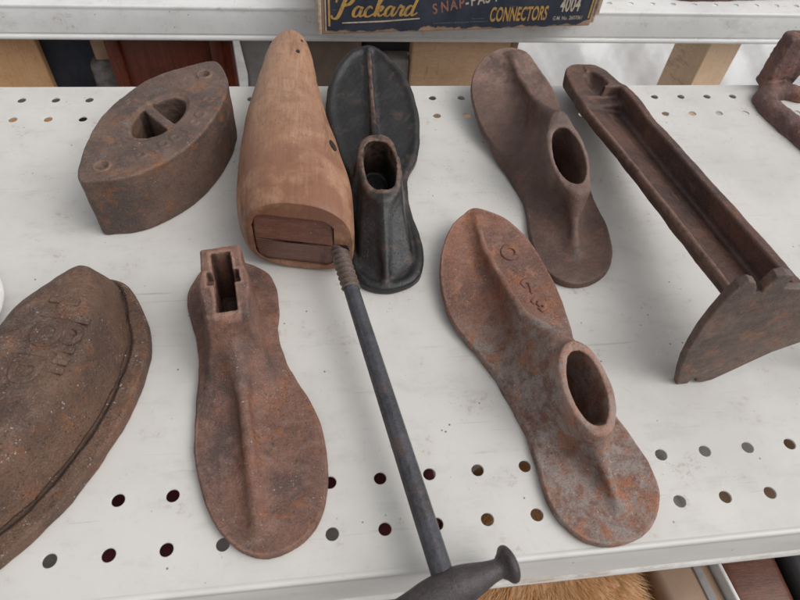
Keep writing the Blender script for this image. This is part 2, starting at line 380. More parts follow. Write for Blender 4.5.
def film_mat():
    n = NT('white_plastic_film')
    c = n.mix(n.ramp(n.noise(0.012, 5, 0.6), 0.35, 0.68), (0.93, 0.935, 0.94), (0.84, 0.845, 0.85))
    m = n.done(c, 0.3, n.bump(n.noise(0.03, 5, 0.6), 3.0, 0.6), 0.5)
    tr = n.t.nodes.new('ShaderNodeBsdfTranslucent'); n.link(c, tr.inputs[0]); mx = n.t.nodes.new('ShaderNodeMixShader'); mx.inputs[0].default_value = 0.3
    n.link(n.b.outputs[0], mx.inputs[1]); n.link(tr.outputs[0], mx.inputs[2]); n.link(mx.outputs[0], n.out.inputs[0])
    return m
M['film'] = film_mat()
M['ground'] = simple('grey_asphalt', (0.24, 0.235, 0.225), (0.32, 0.31, 0.30), 0.02, 0.9, bump=1.0)
M['ginger'] = wood('honey_streaked_wood', (0.44, 0.21, 0.085), (0.58, 0.33, 0.16), (0.28, 0.115, 0.045), stretch=(3.5, 0.35, 0.35), rough=0.4)
M['fur'] = simple('ginger_fur', (0.60, 0.31, 0.12), (0.74, 0.48, 0.26), 0.09, 0.6, (1, 0.35, 0.35))
M['tan'] = simple('tan_leatherette', (0.36, 0.24, 0.155), (0.29, 0.185, 0.12), 0.03, 0.55, bump=0.2)
M['white'] = simple('white_enamel', (0.78, 0.775, 0.75), (0.68, 0.665, 0.63), 0.03, 0.4)
M['redcloth'] = simple('dark_red_cloth', (0.12, 0.020, 0.022), (0.075, 0.014, 0.018), 0.04, 0.85, bump=0.5)
M['redwood'] = wood('red_brown_wood', (0.13, 0.050, 0.032), (0.18, 0.072, 0.042), (0.06, 0.022, 0.016), stretch=(0.4, 4, 4), rough=0.4)

# ------------------------------------------------------------------ perforated shelves
PITCH = 25.4
def shelf_panel(bm, x0k, x1k, y_front, y_back, rows, hole_r=3.45, thick=1.0, z=0.0, seg=20):
    def V(x, y, zz): return bm.verts.new((x, y, zz))
    rows = sorted(rows); h = PITCH / 2
    xa, xb = (x0k - 0.5) * PITCH, (x1k + 0.5) * PITCH
    bands = []; y = y_front
    for r in rows:
        if r - h > y + 0.01: bands.append((y, r - h))
        y = r + h
    bands.append((y, y_back))
    for a, b in bands:
        bm.faces.new([V(xa, a, z), V(xb, a, z), V(xb, b, z), V(xa, b, z)])
        bm.faces.new([V(xa, a, z - thick), V(xa, b, z - thick), V(xb, b, z - thick), V(xb, a, z - thick)])
    for r in rows:
        for k in range(x0k, x1k + 1):
            cx = k * PITCH; rr = hole_r
            ring = [(math.cos(2 * math.pi * i / seg + math.pi / 4), math.sin(2 * math.pi * i / seg + math.pi / 4)) for i in range(seg)]
            out = []
            for c, s in ring:
                m = max(abs(c), abs(s)); out.append((cx + h * c / m, r + h * s / m))
            top_o = [V(x, y, z) for x, y in out]; top_i = [V(cx + rr * c, r + rr * s, z) for c, s in ring]
            mid = [V(cx + (rr - 0.25) * c, r + (rr - 0.25) * s, z - 0.3) for c, s in ring]
            bot_i = [V(cx + (rr - 0.25) * c, r + (rr - 0.25) * s, z - thick) for c, s in ring]; bot_o = [V(x, y, z - thick) for x, y in out]
            for i in range(seg):
                j = (i + 1) % seg
                bm.faces.new([top_o[i], top_o[j], top_i[j], top_i[i]])
                bm.faces.new([top_i[i], top_i[j], mid[j], mid[i]])
                bm.faces.new([mid[i], mid[j], bot_i[j], bot_i[i]])
                bm.faces.new([bot_i[i], bot_i[j], bot_o[j], bot_o[i]])

def lip_profile(bm, xa, xb, prof, back=False):
    """sheet with rounded folds swept along x; prof = list of (y,z)"""
    n = 24
    cols = []
    for i in range(n + 1):
        x = xa + (xb - xa) * i / n
        cols.append([bm.verts.new((x, y, z)) for y, z in prof])
    for a, b in zip(cols[:-1], cols[1:]):
        for k in range(len(prof) - 1): bm.faces.new([a[k], b[k], b[k + 1], a[k + 1]])

def make_shelf(name, label, y_front, depth, z, rows, k0, k1, mat, lipmat):
    t = thing(name, label, 'shelf', (0, y_front, z))
    bm = bmesh.new(); shelf_panel(bm, k0, k1, 0.0, depth, rows)
    bm_obj('shelf_panel', bm, mat, t)
    xa, xb = (k0 - 0.5) * PITCH, (k1 + 0.5) * PITCH
    # rolled front edge, sloping price-rail face, groove and lower fold
    prof = [(0.0, 0.0), (-0.5, 0.22), (-1.3, 0.42), (-2.1, 0.30), (-2.7, -0.2), (-3.0, -1.2), (-3.0, -2.4), (-2.7, -3.4), (-3.1, -5.0), (-4.2, -14.0), (-5.2, -25.0), (-5.35, -26.2), (-4.6, -27.4),
            (-4.7, -28.4), (-5.8, -29.0), (-6.6, -29.8), (-6.9, -31.2), (-6.9, -32.2), (-6.4, -33.2), (-5.4, -33.7), (-3.0, -33.7), (14.0, -33.7)]
    bm = bmesh.new(); lip_profile(bm, xa, xb, prof); bm_obj('front_lip', bm, lipmat, t, smooth=True)
    bm = bmesh.new(); lip_profile(bm, xa, xb, [(depth, 0.0), (depth + 0.5, -0.4), (depth + 0.7, -1.2), (depth + 0.7, -22.0), (depth - 8, -22.4)]); bm_obj('back_flange', bm, mat, t, smooth=True)
    return t

make_shelf('metal_shelf', 'white perforated steel shelf with scuffed front lip, carrying the rusty iron tools', -18.0, 393.2, 0.0,
           [18.0, 43.4, 349.7, 375.1], -14, 36, M['paint'], M['lip'])
make_shelf('metal_shelf', 'perforated shelf across the top with the old blue box on it', 531.0, 84.0, -8.5,
           [18.0, 43.4], -30, 50, M['paint_far'], M['paint_far'])
make_shelf('metal_shelf', 'shaded lower shelf beneath the tool shelf, holding brown goods', -95.0, 470.0, -262.0,
           [18.0, 43.4, 349.7, 375.1], -14, 36, M['paint'], M['lip'])

# ------------------------------------------------------------------ cobbler's anvils
def frame_from(top, bot):
    top, bot = np.array(top, float), np.array(bot, float)
    L = bot - top; hl = np.linalg.norm(L) / 2; L = L / np.linalg.norm(L)
    A = np.array([-L[1], L[0], 0.0]); A /= np.linalg.norm(A)
    n = np.cross(A, L); n = n if n[2] > 0 else -n
    return (top + bot) / 2, L, A, n, hl

def make_anvil(name, label, mat, outline, rise, rib, heel_rib, rim_top, rim_bot, half_w, bore, flare=0.32, thick=5.2, k=9.0, rim_k=1.0,
               edge_lip=0.0, extra=None, seed=0, h=1.05, oval=2.2, group=None, marks=None):
    poly = catmull(outline, 5)
    y0, y1, amp, pw = rise
    c, L, A, n, hl = frame_from(rim_top, rim_bot)
    org = np.array([poly[:, 0].mean(), poly[:, 1].mean(), 0.0])
    t = thing(name, label, "cobbler's last", org, 0, group)
    def zb(y): return amp * np.clip((y - y0) / (y1 - y0), 0, 1.4) ** pw
    def local(x, y, z):
        dx, dy, dz = x - c[0], y - c[1], z - c[2]
        u = dx * L[0] + dy * L[1] + dz * L[2]; v = dx * A[0] + dy * A[1] + dz * A[2]; w = dx * n[0] + dy * n[1] + dz * n[2]
        return u, v, w
    cache = {}
    def fn(x, y, z):
        d2 = poly_sdf(*np.broadcast_arrays(x, y), poly)
        zz = z - zb(y)
        f = extrude_sdf(d2, zz, 0.0, thick + edge_lip * np.exp(-((d2 + 3.5) / 3.0) ** 2), 1.2)
        if rib: f = smin(f, ridge_sdf(x, y, z, rib), k)
        if heel_rib: f = smin(f, ridge_sdf(x, y, z, heel_rib), k)
        if extra: f = smin(f, extra(x, y, z), k * 0.8)
        u, v, w = local(x, y, z)
        g = 1 + flare * np.clip(-w / max(c[2], 1), 0, 1.6) ** 1.6
        a, b = hl * g, half_w * g
        rr = (np.abs(u / a) ** oval + np.abs(v / b) ** oval) ** (1 / oval)
        side = (rr - 1) * np.minimum(a, b) * 0.9
        s = smax(side, w, 2.0)
        s = smax(s, -(z - zb(y) - 1.0), 1.0)
        f = smin(f, s, k + 3)
        ba, bb, dep = bore
        tap = 1 - 0.14 * np.clip(-w / 40, 0, 1)
        rh = (np.abs(u / (ba * tap)) ** oval + np.abs(v / (bb * tap)) ** oval) ** (1 / oval)
        hole = smax(smax((rh - 1) * min(ba, bb) * 0.9, -(w + dep), 1.5), w - 5.0, 2.5)
        f = smax(f, -hole, rim_k)
        return f + lumps(x, y, z, 0.30, 26, seed) + lumps(x, y, z, 0.07, 7, seed + 9)
    lo = [poly[:, 0].min() - 4, poly[:, 1].min() - 4, -2]; hi = [poly[:, 0].max() + 12, poly[:, 1].max() + 4, max(rim_top[2], rim_bot[2], amp + thick) + 6]
    def is_socket(P):
        u, v, w = local(P[:, 0], P[:, 1], P[:, 2]); g = 1.12 + flare * np.clip(-w / c[2], 0, 1.5) ** 1.6
        return (np.abs(u / (hl * g)) ** 2 + np.abs(v / (half_w * g)) ** 2 < 1) & (P[:, 2] - zb(P[:, 1]) > 11)
    def is_rib(r):
        return lambda P: (ridge_sdf(P[:, 0], P[:, 1], P[:, 2], r) < 1.6) & (P[:, 2] - zb(P[:, 1]) > thick + 1.6)
    cast_parts(fn, lo, hi, h, mat, t, org, [('socket', is_socket), ('toe_rib', is_rib(rib)), ('heel_rib', is_rib(heel_rib)), ('sole_plate', None)])
    return t, org, zb

FR = [(234.7,201.2),(252.1,192.4),(263.7,177.3),(271.2,155.5),(275.6,132.3),(276.2,107.9),(276.9,86.1),(280.5,62.6),(286.4,45.2),(291.9,27.0),(294.5,11.8),(291.8,-0.5),(283.6,-11.8),(271.9,-17.9),(259.2,-19.1),(246.8,-15.1),(238.7,-6.2),(234.4,6.1),(233.8,21.9),(233.2,38.8),(231.7,53.2),(227.1,70.4),(218.5,88.8),(208.9,105.8),(202.5,123.2),(201.3,145.2),(205.1,168.0),(213.8,186.5),(223.5,196.7)]
fr, fr_o, fr_z = make_anvil('shoe_anvil', 'large orange rusted shoe last with grey dusty heel, three raised marks, oval socket', M['iron_fr'], FR, (60, 205, 14, 2),
    [(232, 194, 19, 1.2), (231.7, 163.5, 20, 1.8), (236.3, 136, 23, 2.2), (239.5, 104, 31, 3.0), (249.5, 76, 43, 4.5)],
    [(261.5, 28, 27, 3.8), (265.5, 15, 15, 2.6), (268.5, 0, 8.5, 1.6)],
    (252.0, 68.5, 49), (262.5, 27.0, 31), 13.4, (19.6, 9.3, 36), flare=0.46, k=8, seed=1)
BR = [(294.3,379.2),(309.2,373.6),(318.6,354.1),(325.2,335.1),(326.7,310.9),(328.5,280.2),(329.8,248.5),(328.2,219.4),(329.6,197.8),(326.9,174.5),(319.0,155.7),(305.6,145.1),(290.8,141.6),(277.7,148.3),(271.1,164.5),(271.4,187.7),(274.6,209.3),(276.7,227.5),(274.6,249.1),(267.1,270.0),(258.4,293.0),(255.0,316.9),(255.6,339.6),(263.1,358.9),(277.0,373.5)]
make_anvil('shoe_anvil', 'smooth dark brown shoe last with oval socket, between black last and channel arm', M['iron_br'], BR, (200, 375, 28, 2),
    [(295, 369, 34, 1.4), (294.5, 340, 32, 2.0), (298, 312, 33, 2.4), (295, 285, 44, 3.6), (296, 256, 54, 5.5)],
    [(304, 203, 29, 4), (301.5, 190, 17, 3), (298, 170, 8.5, 2)],
    (295.5, 249.0, 53), (305.0, 203.5, 29), 14.8, (20.6, 11.4, 34), flare=0.40, k=10, seed=2)
DK = [(175.0,379.6),(184.7,375.3),(195.8,360.5),(204.1,344.0),(207.8,324.5),(208.8,305.1),(205.9,280.6),(200.7,262.4),(193.6,247.4),(191.1,225.6),(192.3,206.8),(194.5,191.3),(195.3,177.4),(192.4,160.8),(185.8,150.1),(175.5,145.0),(163.4,144.1),(152.5,149.6),(145.7,162.4),(144.3,181.7),(148.4,204.9),(151.0,224.1),(148.6,243.9),(143.4,268.9),(138.7,294.0),(136.6,317.1),(139.2,338.1),(146.5,357.3),(158.0,373.0),(167.4,378.0)]
make_anvil('shoe_anvil', 'black painted shoe last with brown worn edges, beside the wooden shoe form', M['iron_dk'], DK, (200, 375, 28, 2),
    [(174, 374, 35, 1.2), (173, 336, 28, 1.5), (172, 300, 24, 1.8), (170.8, 274, 27, 2.2), (169.6, 257, 36, 3)],
    [(169.8, 200, 29, 3.0), (168.6, 176, 18, 2.5), (167.6, 151, 8, 1.5)],
    (168.3, 250.0, 44), (170.0, 200.0, 31), 13.6, (19.8, 10.6, 34), flare=0.20, k=5, edge_lip=1.6, seed=3, oval=2.6,
    extra=lambda x, y, z: smax(smax(np.abs(x - 169) - (17.5 - (z - 8) * 0.24), np.abs(y - 190) - 37, 2), z - (7 + (y - 153) * 0.50 - np.abs(x - 169) * 0.45), 2))

# narrow one with a square cross-slotted tower
FL = [(66.8,174.3),(79.3,171.9),(89.5,166.3),(96.5,158.5),(100.3,146.2),(101.1,129.9),(100.6,116.8),(103.6,101.9),(109.2,87.6),(117.2,71.8),(123.2,56.9),(126.2,39.7),(126.1,23.9),(123.1,9.2),(115.7,-1.4),(105.9,-7.3),(95.1,-8.9),(85.5,-5.4),(76.9,2.2),(69.2,14.1),(63.8,29.3),(59.9,45.3),(58.9,62.1),(59.4,79.9),(58.9,99.0),(54.7,115.6),(50.0,129.5),(47.2,140.8),(47.0,149.3),(49.7,157.8),(54.9,167.4)]
def make_slot_anvil():
    poly = catmull(FL, 5); org = np.array([poly[:, 0].mean(), poly[:, 1].mean(), 0.0])
    t = thing('shoe_anvil', 'red brown shoe last with square slotted post at its heel, toe toward the viewer', "cobbler's last", org)
    d = np.array([0.140, -0.990]); p = np.array([0.990, 0.140]); c0 = np.array([76.2, 121.0])
    def loc(x, y): return (x - c0[0]) * d[0] + (y - c0[1]) * d[1], (x - c0[0]) * p[0] + (y - c0[1]) * p[1]
    rib = [(80.5, 96, 26, 2.6), (83.5, 74, 17, 3.0), (88, 40, 12.5, 2.6), (92.5, 6, 8.5, 1.8)]
    def wedge(x, y, z):
        u, v = loc(x, y)
        s = smax(np.abs(v) - (15.0 + (u - 18) * 0.06 - z * 0.08), z - (38 - (u - 14) * 0.84 - np.abs(v) * 0.55), 2.5)
        return smax(s, np.abs(u - 30) - 26, 2.0)
    def tower(x, y, z):
        u, v = loc(x, y)
        hw = 10.9 + np.clip(46 - z, 0, 46) * 0.075 + 1.9 * np.exp(-((u - 1) / 9.0) ** 2)
        top = 46.0 + 3.2 / (1 + np.exp((u + 12.5) / 1.3)) - 1.5 / (1 + np.exp(-(u - 9) / 1.5))
        fr = 20.5 + np.clip(46 - z, 0, 46) * 0.30
        s = smax(np.abs(v) - hw, u - fr, 2.0); s = smax(s, -u - 23.5 - np.clip(46 - z, 0, 46) * 0.06, 2.0)
        return smax(s, z - top, 1.6)
    def fn(x, y, z):
        d2 = poly_sdf(*np.broadcast_arrays(x, y), poly)
        f = extrude_sdf(d2, z, 0.0, 5.4, 1.2)
        f = smin(f, ridge_sdf(x, y, z, rib), 9)
        f = smin(f, wedge(x, y, z), 13)
        f = smin(f, tower(x, y, z), 5)
        u, v = loc(x, y)
        slot = smax(np.abs(v) - 5.2, np.abs(u + 0.5) - 18.6, 0.8); slot = smax(slot, 9 - z, 0.8)
        cross = smax(np.abs(v) - 8.4, np.abs(u + 4.0) - 4.4, 0.8); cross = smax(cross, 38 - z, 0.8)
        f = smax(f, -np.minimum(slot, cross), 0.8)
        return f + lumps(x, y, z, 0.26, 24, 5) + lumps(x, y, z, 0.07, 7, 6)
    def is_post(P):
        return (tower(P[:, 0], P[:, 1], P[:, 2]) < 1.6) & (P[:, 2] > 9.5)
    def is_rib(P): return (ridge_sdf(P[:, 0], P[:, 1], P[:, 2], rib) < 1.6) & (P[:, 2] > 7)
    cast_parts(fn, [poly[:, 0].min() - 4, poly[:, 1].min() - 4, -2], [poly[:, 0].max() + 4, poly[:, 1].max() + 4, 55], 1.0, M['iron_fl'], t, org,
               [('slotted_post', is_post), ('rib', is_rib), ('sole_plate', None)])
make_slot_anvil()

# raised worn marks on the orange last
def text_mesh(txt, size, depth, shear=0.0, xscale=1.0, bevel=0.0, align='LEFT', spacing=1.0, offset=0.0):
    cu = bpy.data.curves.new('t', 'FONT'); cu.body = txt; cu.size = size; cu.extrude = depth; cu.shear = shear; cu.bevel_depth = bevel; cu.bevel_resolution = 2
    cu.align_x = align; cu.space_character = spacing; cu.offset = offset
    cu.resolution_u = 6
    o = bpy.data.objects.new('t', cu); COL.objects.link(o)
    bpy.context.view_layer.update()
    me = bpy.data.meshes.new_from_object(o.evaluated_get(bpy.context.evaluated_depsgraph_get()))
    V = np.array([v.co[:] for v in me.vertices]); F = [list(p.vertices) for p in me.polygons]
    bpy.data.objects.remove(o); bpy.data.curves.remove(cu); bpy.data.meshes.remove(me)
    V[:, 0] *= xscale
    return V, F

def place(V, o, ux, uy, uz):
    return np.array(o) + V[:, :1] * np.array(ux) + V[:, 1:2] * np.array(uy) + V[:, 2:3] * np.array(uz)

def unit(v): v = np.array(v, float); return v / np.linalg.norm(v)

for ch, (cx, cy) in (('O', (251.0, 163.0)), ('2', (258.0, 137.5)), ('3', (261.5, 123.5))):
    V, F = text_mesh(ch, 15.0 if ch == 'O' else 13.5, 0.5, bevel=0.8, align='CENTER', offset=0.04)
    zz = float(fr_z(cy)) + 5.0
    dz = float(fr_z(cy + 1) - fr_z(cy - 1)) / 2
    ux = unit((0.80, 0.60, 0.60 * dz)); uz = unit((0, -dz, 1)); uy = np.cross(uz, ux)
    P_ = place(V - np.array([0, 3.2, 0]), (cx, cy, zz), ux, uy, uz)
    mesh_obj('raised_mark', P_, F, M['iron_fr'], fr, True, None, fr_o)

# ------------------------------------------------------------------ sad irons
def make_small_iron():
    # outline of the lens, in its own axis: tips at (-14,207) and (54,334)
    base = [(-14.0, 207.0), (-3.0, 204.6), (16.0, 208.3), (39.0, 226.5), (55.0, 251.5), (65.0, 282), (67.5, 305.0), (64.5, 322), (56.5, 336.5), (40.0, 331.5), (15, 316.0), (-4.0, 289), (-13.5, 263.0), (-16.5, 236)]
    poly = catmull(base, 6)
    org = np.array([20.0, 268.0, 0.0])
    t = thing('sad_iron', 'small pointed sad iron with two dark openings in its grey top', 'sad iron', org)
    ax = unit((67.0, 128.0)); pp = np.array([ax[1], -ax[0]]); cc = np.array([24.0, 268.5])
    def loc(x, y): return (x - cc[0]) * ax[0] + (y - cc[1]) * ax[1], (x - cc[0]) * pp[0] + (y - cc[1]) * pp[1]
    def fn(x, y, z):
        xx, yy = np.broadcast_arrays(x, y)
        d2 = poly_sdf(xx, yy, poly)
        f = extrude_sdf(d2 - (z - 46) * 0.004, z, 0.0, 46.0, 1.6)
        u, v = loc(x, y)
        # shallow recessed pan round the handle openings
        pan = smax(np.hypot(u / 1.9, v) - 14.5, 45.0 - z, 1.0)
        f = smax(f, -pan, 2.0)
        oval_ = (np.hypot((u - 1) / 24.0, v / 13.2) - 1) * 13.2
        hole = smax(oval_, -(np.abs(u - 1.0 + 0.42 * v) - 3.8), 1.5)
        hole = smax(hole, 6 - z, 1.0)
        f = smax(f, -hole, 1.8)
        for s in (-57.0, 56.0):
            ring = np.abs(np.hypot(u - s, (v - 0.0)) - 4.6) - 0.9
            f = smin(f, smax(ring, np.abs(z - 46) - 0.9, 0.6), 1.0)
            f = smax(f, -(np.hypot(np.hypot(u - s, v), (z - 47.5)) - 3.4), 1.0)
        # worn raised marks along one side of the top
        for q, (uu, vv, rr) in enumerate([(-38, 14.5, 2.4), (-31, 18, 2.6), (-23, 20.5, 2.6), (-14, 23, 2.6), (-5, 24.5, 2.8), (5, 24.8, 2.6), (14, 23.8, 2.8), (23, 21.5, 2.6), (31, 18.4, 2.6)]):
            if q % 3 == 1: m = np.maximum(np.abs(u - uu) - 0.9, np.abs(v - vv) - 3.0)
            else: m = np.abs(np.hypot(u - uu, v - vv) - rr) - 0.8
            f = smin(f, smax(m, np.abs(z - 45.8) - 0.75, 0.5), 1.2)
        return f + lumps(x, y, z, 0.22, 26, 11) + lumps(x, y, z, 0.1, 8, 12)
    def is_top(P): return (P[:, 2] > 43.0) & (poly_sdf(P[:, 0], P[:, 1], poly) < -1.5)
    cast_parts(fn, [-24, 200, -2], [72, 341, 50], 0.95, M['iron_s1'], t, org, [('top_plate', is_top), ('body', None)])
make_small_iron()

def make_big_iron():
    T1 = np.array([1.5, 159.0]); T2 = np.array([-37.0, -11.0]); a = unit(T2 - T1); nrm = np.array([a[1], -a[0]]); 
    right = np.array([(9.5, 155.5), (16.5, 147.5), (23.0, 136.5), (29.9, 115.1), (29.8, 95.2), (24.4, 68.1), (14.1, 42.6), (0.4, 19.1), (-13.3, 3.7), (-24, -5.5)])
    def mir(p): 
        w = p - T1; s = w @ a; o = w - s * a; return T1 + s * a - o
    left = np.array([mir(p) for p in right])[::-1]
    poly = catmull(np.concatenate([[T1], right, [T2], left]), 6)
    org = np.array([-18.0, 76.0, 0.0])
    t = thing('sad_iron', 'big pitted brown sad iron cut by the left edge, worn raised letters on top', 'sad iron', org)
    cen = (T1 + T2) / 2
    def loc(x, y): return (x - cen[0]) * a[0] + (y - cen[1]) * a[1], (x - cen[0]) * nrm[0] + (y - cen[1]) * nrm[1]
    def fn(x, y, z):
        xx, yy = np.broadcast_arrays(x, y)
        d2 = poly_sdf(xx, yy, poly)
        f = extrude_sdf(d2, z, 0.0, 9.0, 1.4)
        r = 9.0; top = 43.0
        aa = d2 + 10.0 - 7.5 * np.exp(-((xx - 1) ** 2 + (yy - 160) ** 2) / 520.0) + r + np.maximum(z - 9, 0) * 0.30; bb = z - top + r
        body = np.minimum(np.maximum(aa, bb), 0) + np.hypot(np.maximum(aa, 0), np.maximum(bb, 0)) - r
        body = np.maximum(body, -z)
        f = smin(f, body * 0.95, 1.0); groove = np.hypot(d2 + 10.5 - 7.5 * np.exp(-((xx - 1) ** 2 + (yy - 160) ** 2) / 520.0), (z - 9.0)) - 1.0; f = smax(f, -groove, 1.2)
        u, v = loc(x, y)
        # casting pit on the shoulder
        f = smax(f, -(np.sqrt((x - 17.5) ** 2 + (y - 86) ** 2 + (z - 31) ** 2) - 3.2), 1.0)
        return f + lumps(x, y, z, 0.35, 30, 21) + lumps(x, y, z, 0.09, 7, 22)
    def is_flange(P): return P[:, 2] < 10.2
    r = cast_parts(fn, [-85, -18, -2], [37, 173, 50], 1.05, M['iron_s2'], t, org, [('base_flange', is_flange), ('body', None)])
    # worn raised letters, too corroded to read
    face = r['body']
    ux = np.array([a[0], a[1], 0.0]); uy = np.array([-a[1], a[0], 0.0])
    V, F = text_mesh('HOID', 19, 0.4, bevel=0.8, offset=0.2, align='CENTER', spacing=1.1)
    mesh_obj('worn_lettering', place(V, (-14.5, 94.0, 42.55), ux, uy, (0, 0, 1)), F, M['iron_s2'], t, True, None, org)
    V, F = text_mesh('IOUI', 14, 0.3, bevel=0.7, offset=0.2, align='CENTER', spacing=1.2)
    mesh_obj('worn_lettering', place(V, (-2.0, 90.0, 42.15), ux, uy, (0, 0, 1)), F, M['iron_s2'], t, True, None, org)
make_big_iron()

# ------------------------------------------------------------------ wooden shoe form with its screw rod
def make_form():
    org = np.array([112.0, 165.0, 0.0])
    t = thing('shoe_stretcher', 'worn wooden shoe form with long dark screw rod and handle over the shelf edge', 'shoe stretcher', org)
    # stations: y, left x, right x, top z, bottom z, squareness
    st = [(167.0, 83.5, 147.5, 61.0, 2.0, 2.5), (172, 81.0, 148.6, 63.0, 0.6, 2.5), (185, 78.2, 149.2, 64.0, 0.0, 2.5), (205, 77.0, 148.7, 64.0, 0.0, 2.4), (225, 76.6, 146.3, 62.5, 0.0, 2.35), (245, 77.0, 143.4, 60.5, 0.0, 2.3),
          (268, 77.8, 139.6, 57.0, 0.0, 2.25), (291, 79.0, 136.4, 52.5, 0.2, 2.2), (315, 81.0, 133.8, 47.5, 0.8, 2.2), (338, 83.6, 131.6, 42.8, 2.0, 2.2), (360, 86.4, 130.0, 39.0, 4.0, 2.2), (380, 89.0, 128.2, 36.2, 7.0, 2.2),
          (395, 92.0, 125.8, 34.0, 9.6, 2.15), (407, 97.0, 122.0, 32.0, 12.5, 2.1), (414, 102.5, 117.6, 29.4, 16.0, 2.0), (417.2, 107.5, 112.8, 26.5, 20.0, 2.0)]
    S = catmull(st, 5, closed=False); n = 72; V = []; F = []
    for y, xl, xr, zt, zb_, e in S:
        cx, hw = (xl + xr) / 2, (xr - xl) / 2; zw = zb_ + (zt - zb_) * 0.44
        tilt = np.clip((185 - y) / 18, 0, 1)
        for k in range(n):
            an = 2 * math.pi * k / n; ca, sa = math.cos(an), math.sin(an)
            x = cx + hw * np.sign(ca) * abs(ca) ** (2 / e)
            zz = zw + ((zt - zw) * abs(sa) ** (2 / e) if sa > 0 else -(zw - zb_) * abs(sa) ** (2 / (e + 1.2)))
            V.append((x, y - (x - 112) * 0.20 * tilt - (zz - 30) * 0.06 * tilt, zz))
    m = len(S)
    for i in range(m - 1):
        for k in range(n):
            a, b = i * n + k, i * n + (k + 1) % n; F.append((a, b, b + n, a + n))
    tip = len(V); V.append((110.2, 417.8, 23.4))
    for k in range(n): F.append(((m - 1) * n + k, (m - 1) * n + (k + 1) % n, tip))
    V = np.array(V)
    P_ = V.copy()
    V[:, 0] += lumps(P_[:, 0], P_[:, 1], P_[:, 2], 0.35, 45, 31); V[:, 2] += np.where(P_[:, 2] > 8, lumps(P_[:, 0], P_[:, 1], P_[:, 2], 0.4, 40, 32), 0)
    # cut heel face: rim ring and a recess
    c0 = V[:n].mean(0)
    def ring(s, dy, dxz=(0, 0)):
        r = c0 + (V[:n] - c0) * s; r = r + np.array([dxz[0], dy, dxz[1]]); return r
    V = np.concatenate([V, ring(0.985, -0.5), ring(0.90, -0.6)]); o1 = m * n + 1; o2 = o1 + n
    for k in range(n):
        j = (k + 1) % n
        F.append((j, k, o1 + k, o1 + j)); F.append((o1 + j, o1 + k, o2 + k, o2 + j))
    # rectangular mortise cut in the face: outline ring mapped onto a rounded rectangle
    mc = c0 + np.array([-3.5, 0, -1.5])
    rect = []
    for k in range(n):
        an = 2 * math.pi * k / n; ca, sa = math.cos(an), math.sin(an)
        x = mc[0] + 24.0 * np.sign(ca) * min(1, abs(ca) * 1.25); z = mc[2] + 21.0 * np.sign(sa) * min(1, abs(sa) * 1.25)
        y = c0[1] - 0.6 - (x - c0[0]) * 0.20 - (z - c0[2]) * 0.06
        rect.append((x, y, z))
    rect = np.array(rect); deep = rect + np.array([0, 13.0, 0])
    V = np.concatenate([V, rect, deep]); o3 = o2 + n; o4 = o3 + n
    for k in range(n):
        j = (k + 1) % n
        F.append((o2 + j, o2 + k, o3 + k, o3 + j)); F.append((o3 + j, o3 + k, o4 + k, o4 + j))
    F.append(tuple(o4 + k for k in range(n)))
    foot = mesh_obj('wooden_foot', V, F, M['wood'], t, True, None, org)
    foot.data.set_sharp_from_angle(angle=math.radians(40))
    # dark oiled tongue in the mortise: two sloping faces meeting at a ridge
    def fy(x, z): return c0[1] - 0.6 - (x - c0[0]) * 0.20 - (z - c0[2]) * 0.06
    bm = bmesh.new(); x0, x1 = mc[0] - 23.3, mc[0] + 23.3
    prof = [(20.3, 2.4), (1.0, -1.9), (-20.3, 1.0)]
    vs = [[bm.verts.new((x - org[0], fy(x, mc[2] + dz) + dy - org[1], mc[2] + dz)) for dz, dy in prof] for x in (x0, x1)]
    vb = [[bm.verts.new((x - org[0], fy(x, mc[2] + dz) + 12.5 - org[1], mc[2] + dz)) for dz, dy in prof] for x in (x0, x1)]
    np_ = len(prof)
    for k in range(np_ - 1): bm.faces.new([vs[0][k], vs[1][k], vs[1][k + 1], vs[0][k + 1]])
    for s in (0, 1):
        for k in range(np_ - 1): bm.faces.new([vs[s][k], vs[s][k + 1], vb[s][k + 1], vb[s][k]])
    bm.faces.new([vs[0][0], vs[1][0], vb[1][0], vb[0][0]]); bm.faces.new([vs[0][-1], vs[1][-1], vb[1][-1], vb[0][-1]])
    for k in range(np_ - 1): bm.faces.new([vb[0][k], vb[1][k], vb[1][k + 1], vb[0][k + 1]])
    bmesh.ops.bevel(bm, geom=bm.edges[:], offset=0.9, segments=3, affect='EDGES')
    bm_obj('mortise_block', bm, M['wood_dk'], t, smooth=True)
    # peg holes: dark discs on the uncut wood paint the shade inside them
    def surf(px, py):
        r_ = [np.interp(py, S[:, 0], S[:, k]) for k in range(1, 6)]; cx = (r_[0] + r_[1]) / 2; hw = (r_[1] - r_[0]) / 2; zw = r_[3] + (r_[2] - r_[3]) * 0.44
        return zw + (r_[2] - zw) * max(0, 1 - abs((px - cx) / hw) ** r_[4]) ** (1 / r_[4])
    for (px, py, rx, ry) in ((138.5, 226.5, 3.0, 5.6), (117.0, 366, 1.5, 2.8), (120.0, 391, 1.1, 2.0)):
        pz = surf(px, py); w = unit((-(surf(px + .5, py) - surf(px - .5, py)), -(surf(px, py + 2) - surf(px, py - 2)) / 4, 1.0)); q = unit((0.0, 1.0, 0.02)); q = unit(q - w * (q @ w)); s_ = np.cross(w, q)
        n2 = 20; rv = [np.array((px, py, pz)) - w * 5.0]; ff = []
        base = np.array((px, py, pz)) + w * 0.45
        for k in range(n2):
            an = 2 * math.pi * k / n2; rv.append(base + q * ry * math.cos(an) + s_ * rx * math.sin(an))
        ff = [(0, 1 + k, 1 + (k + 1) % n2) for k in range(n2)] + [tuple(range(1, 1 + n2))]
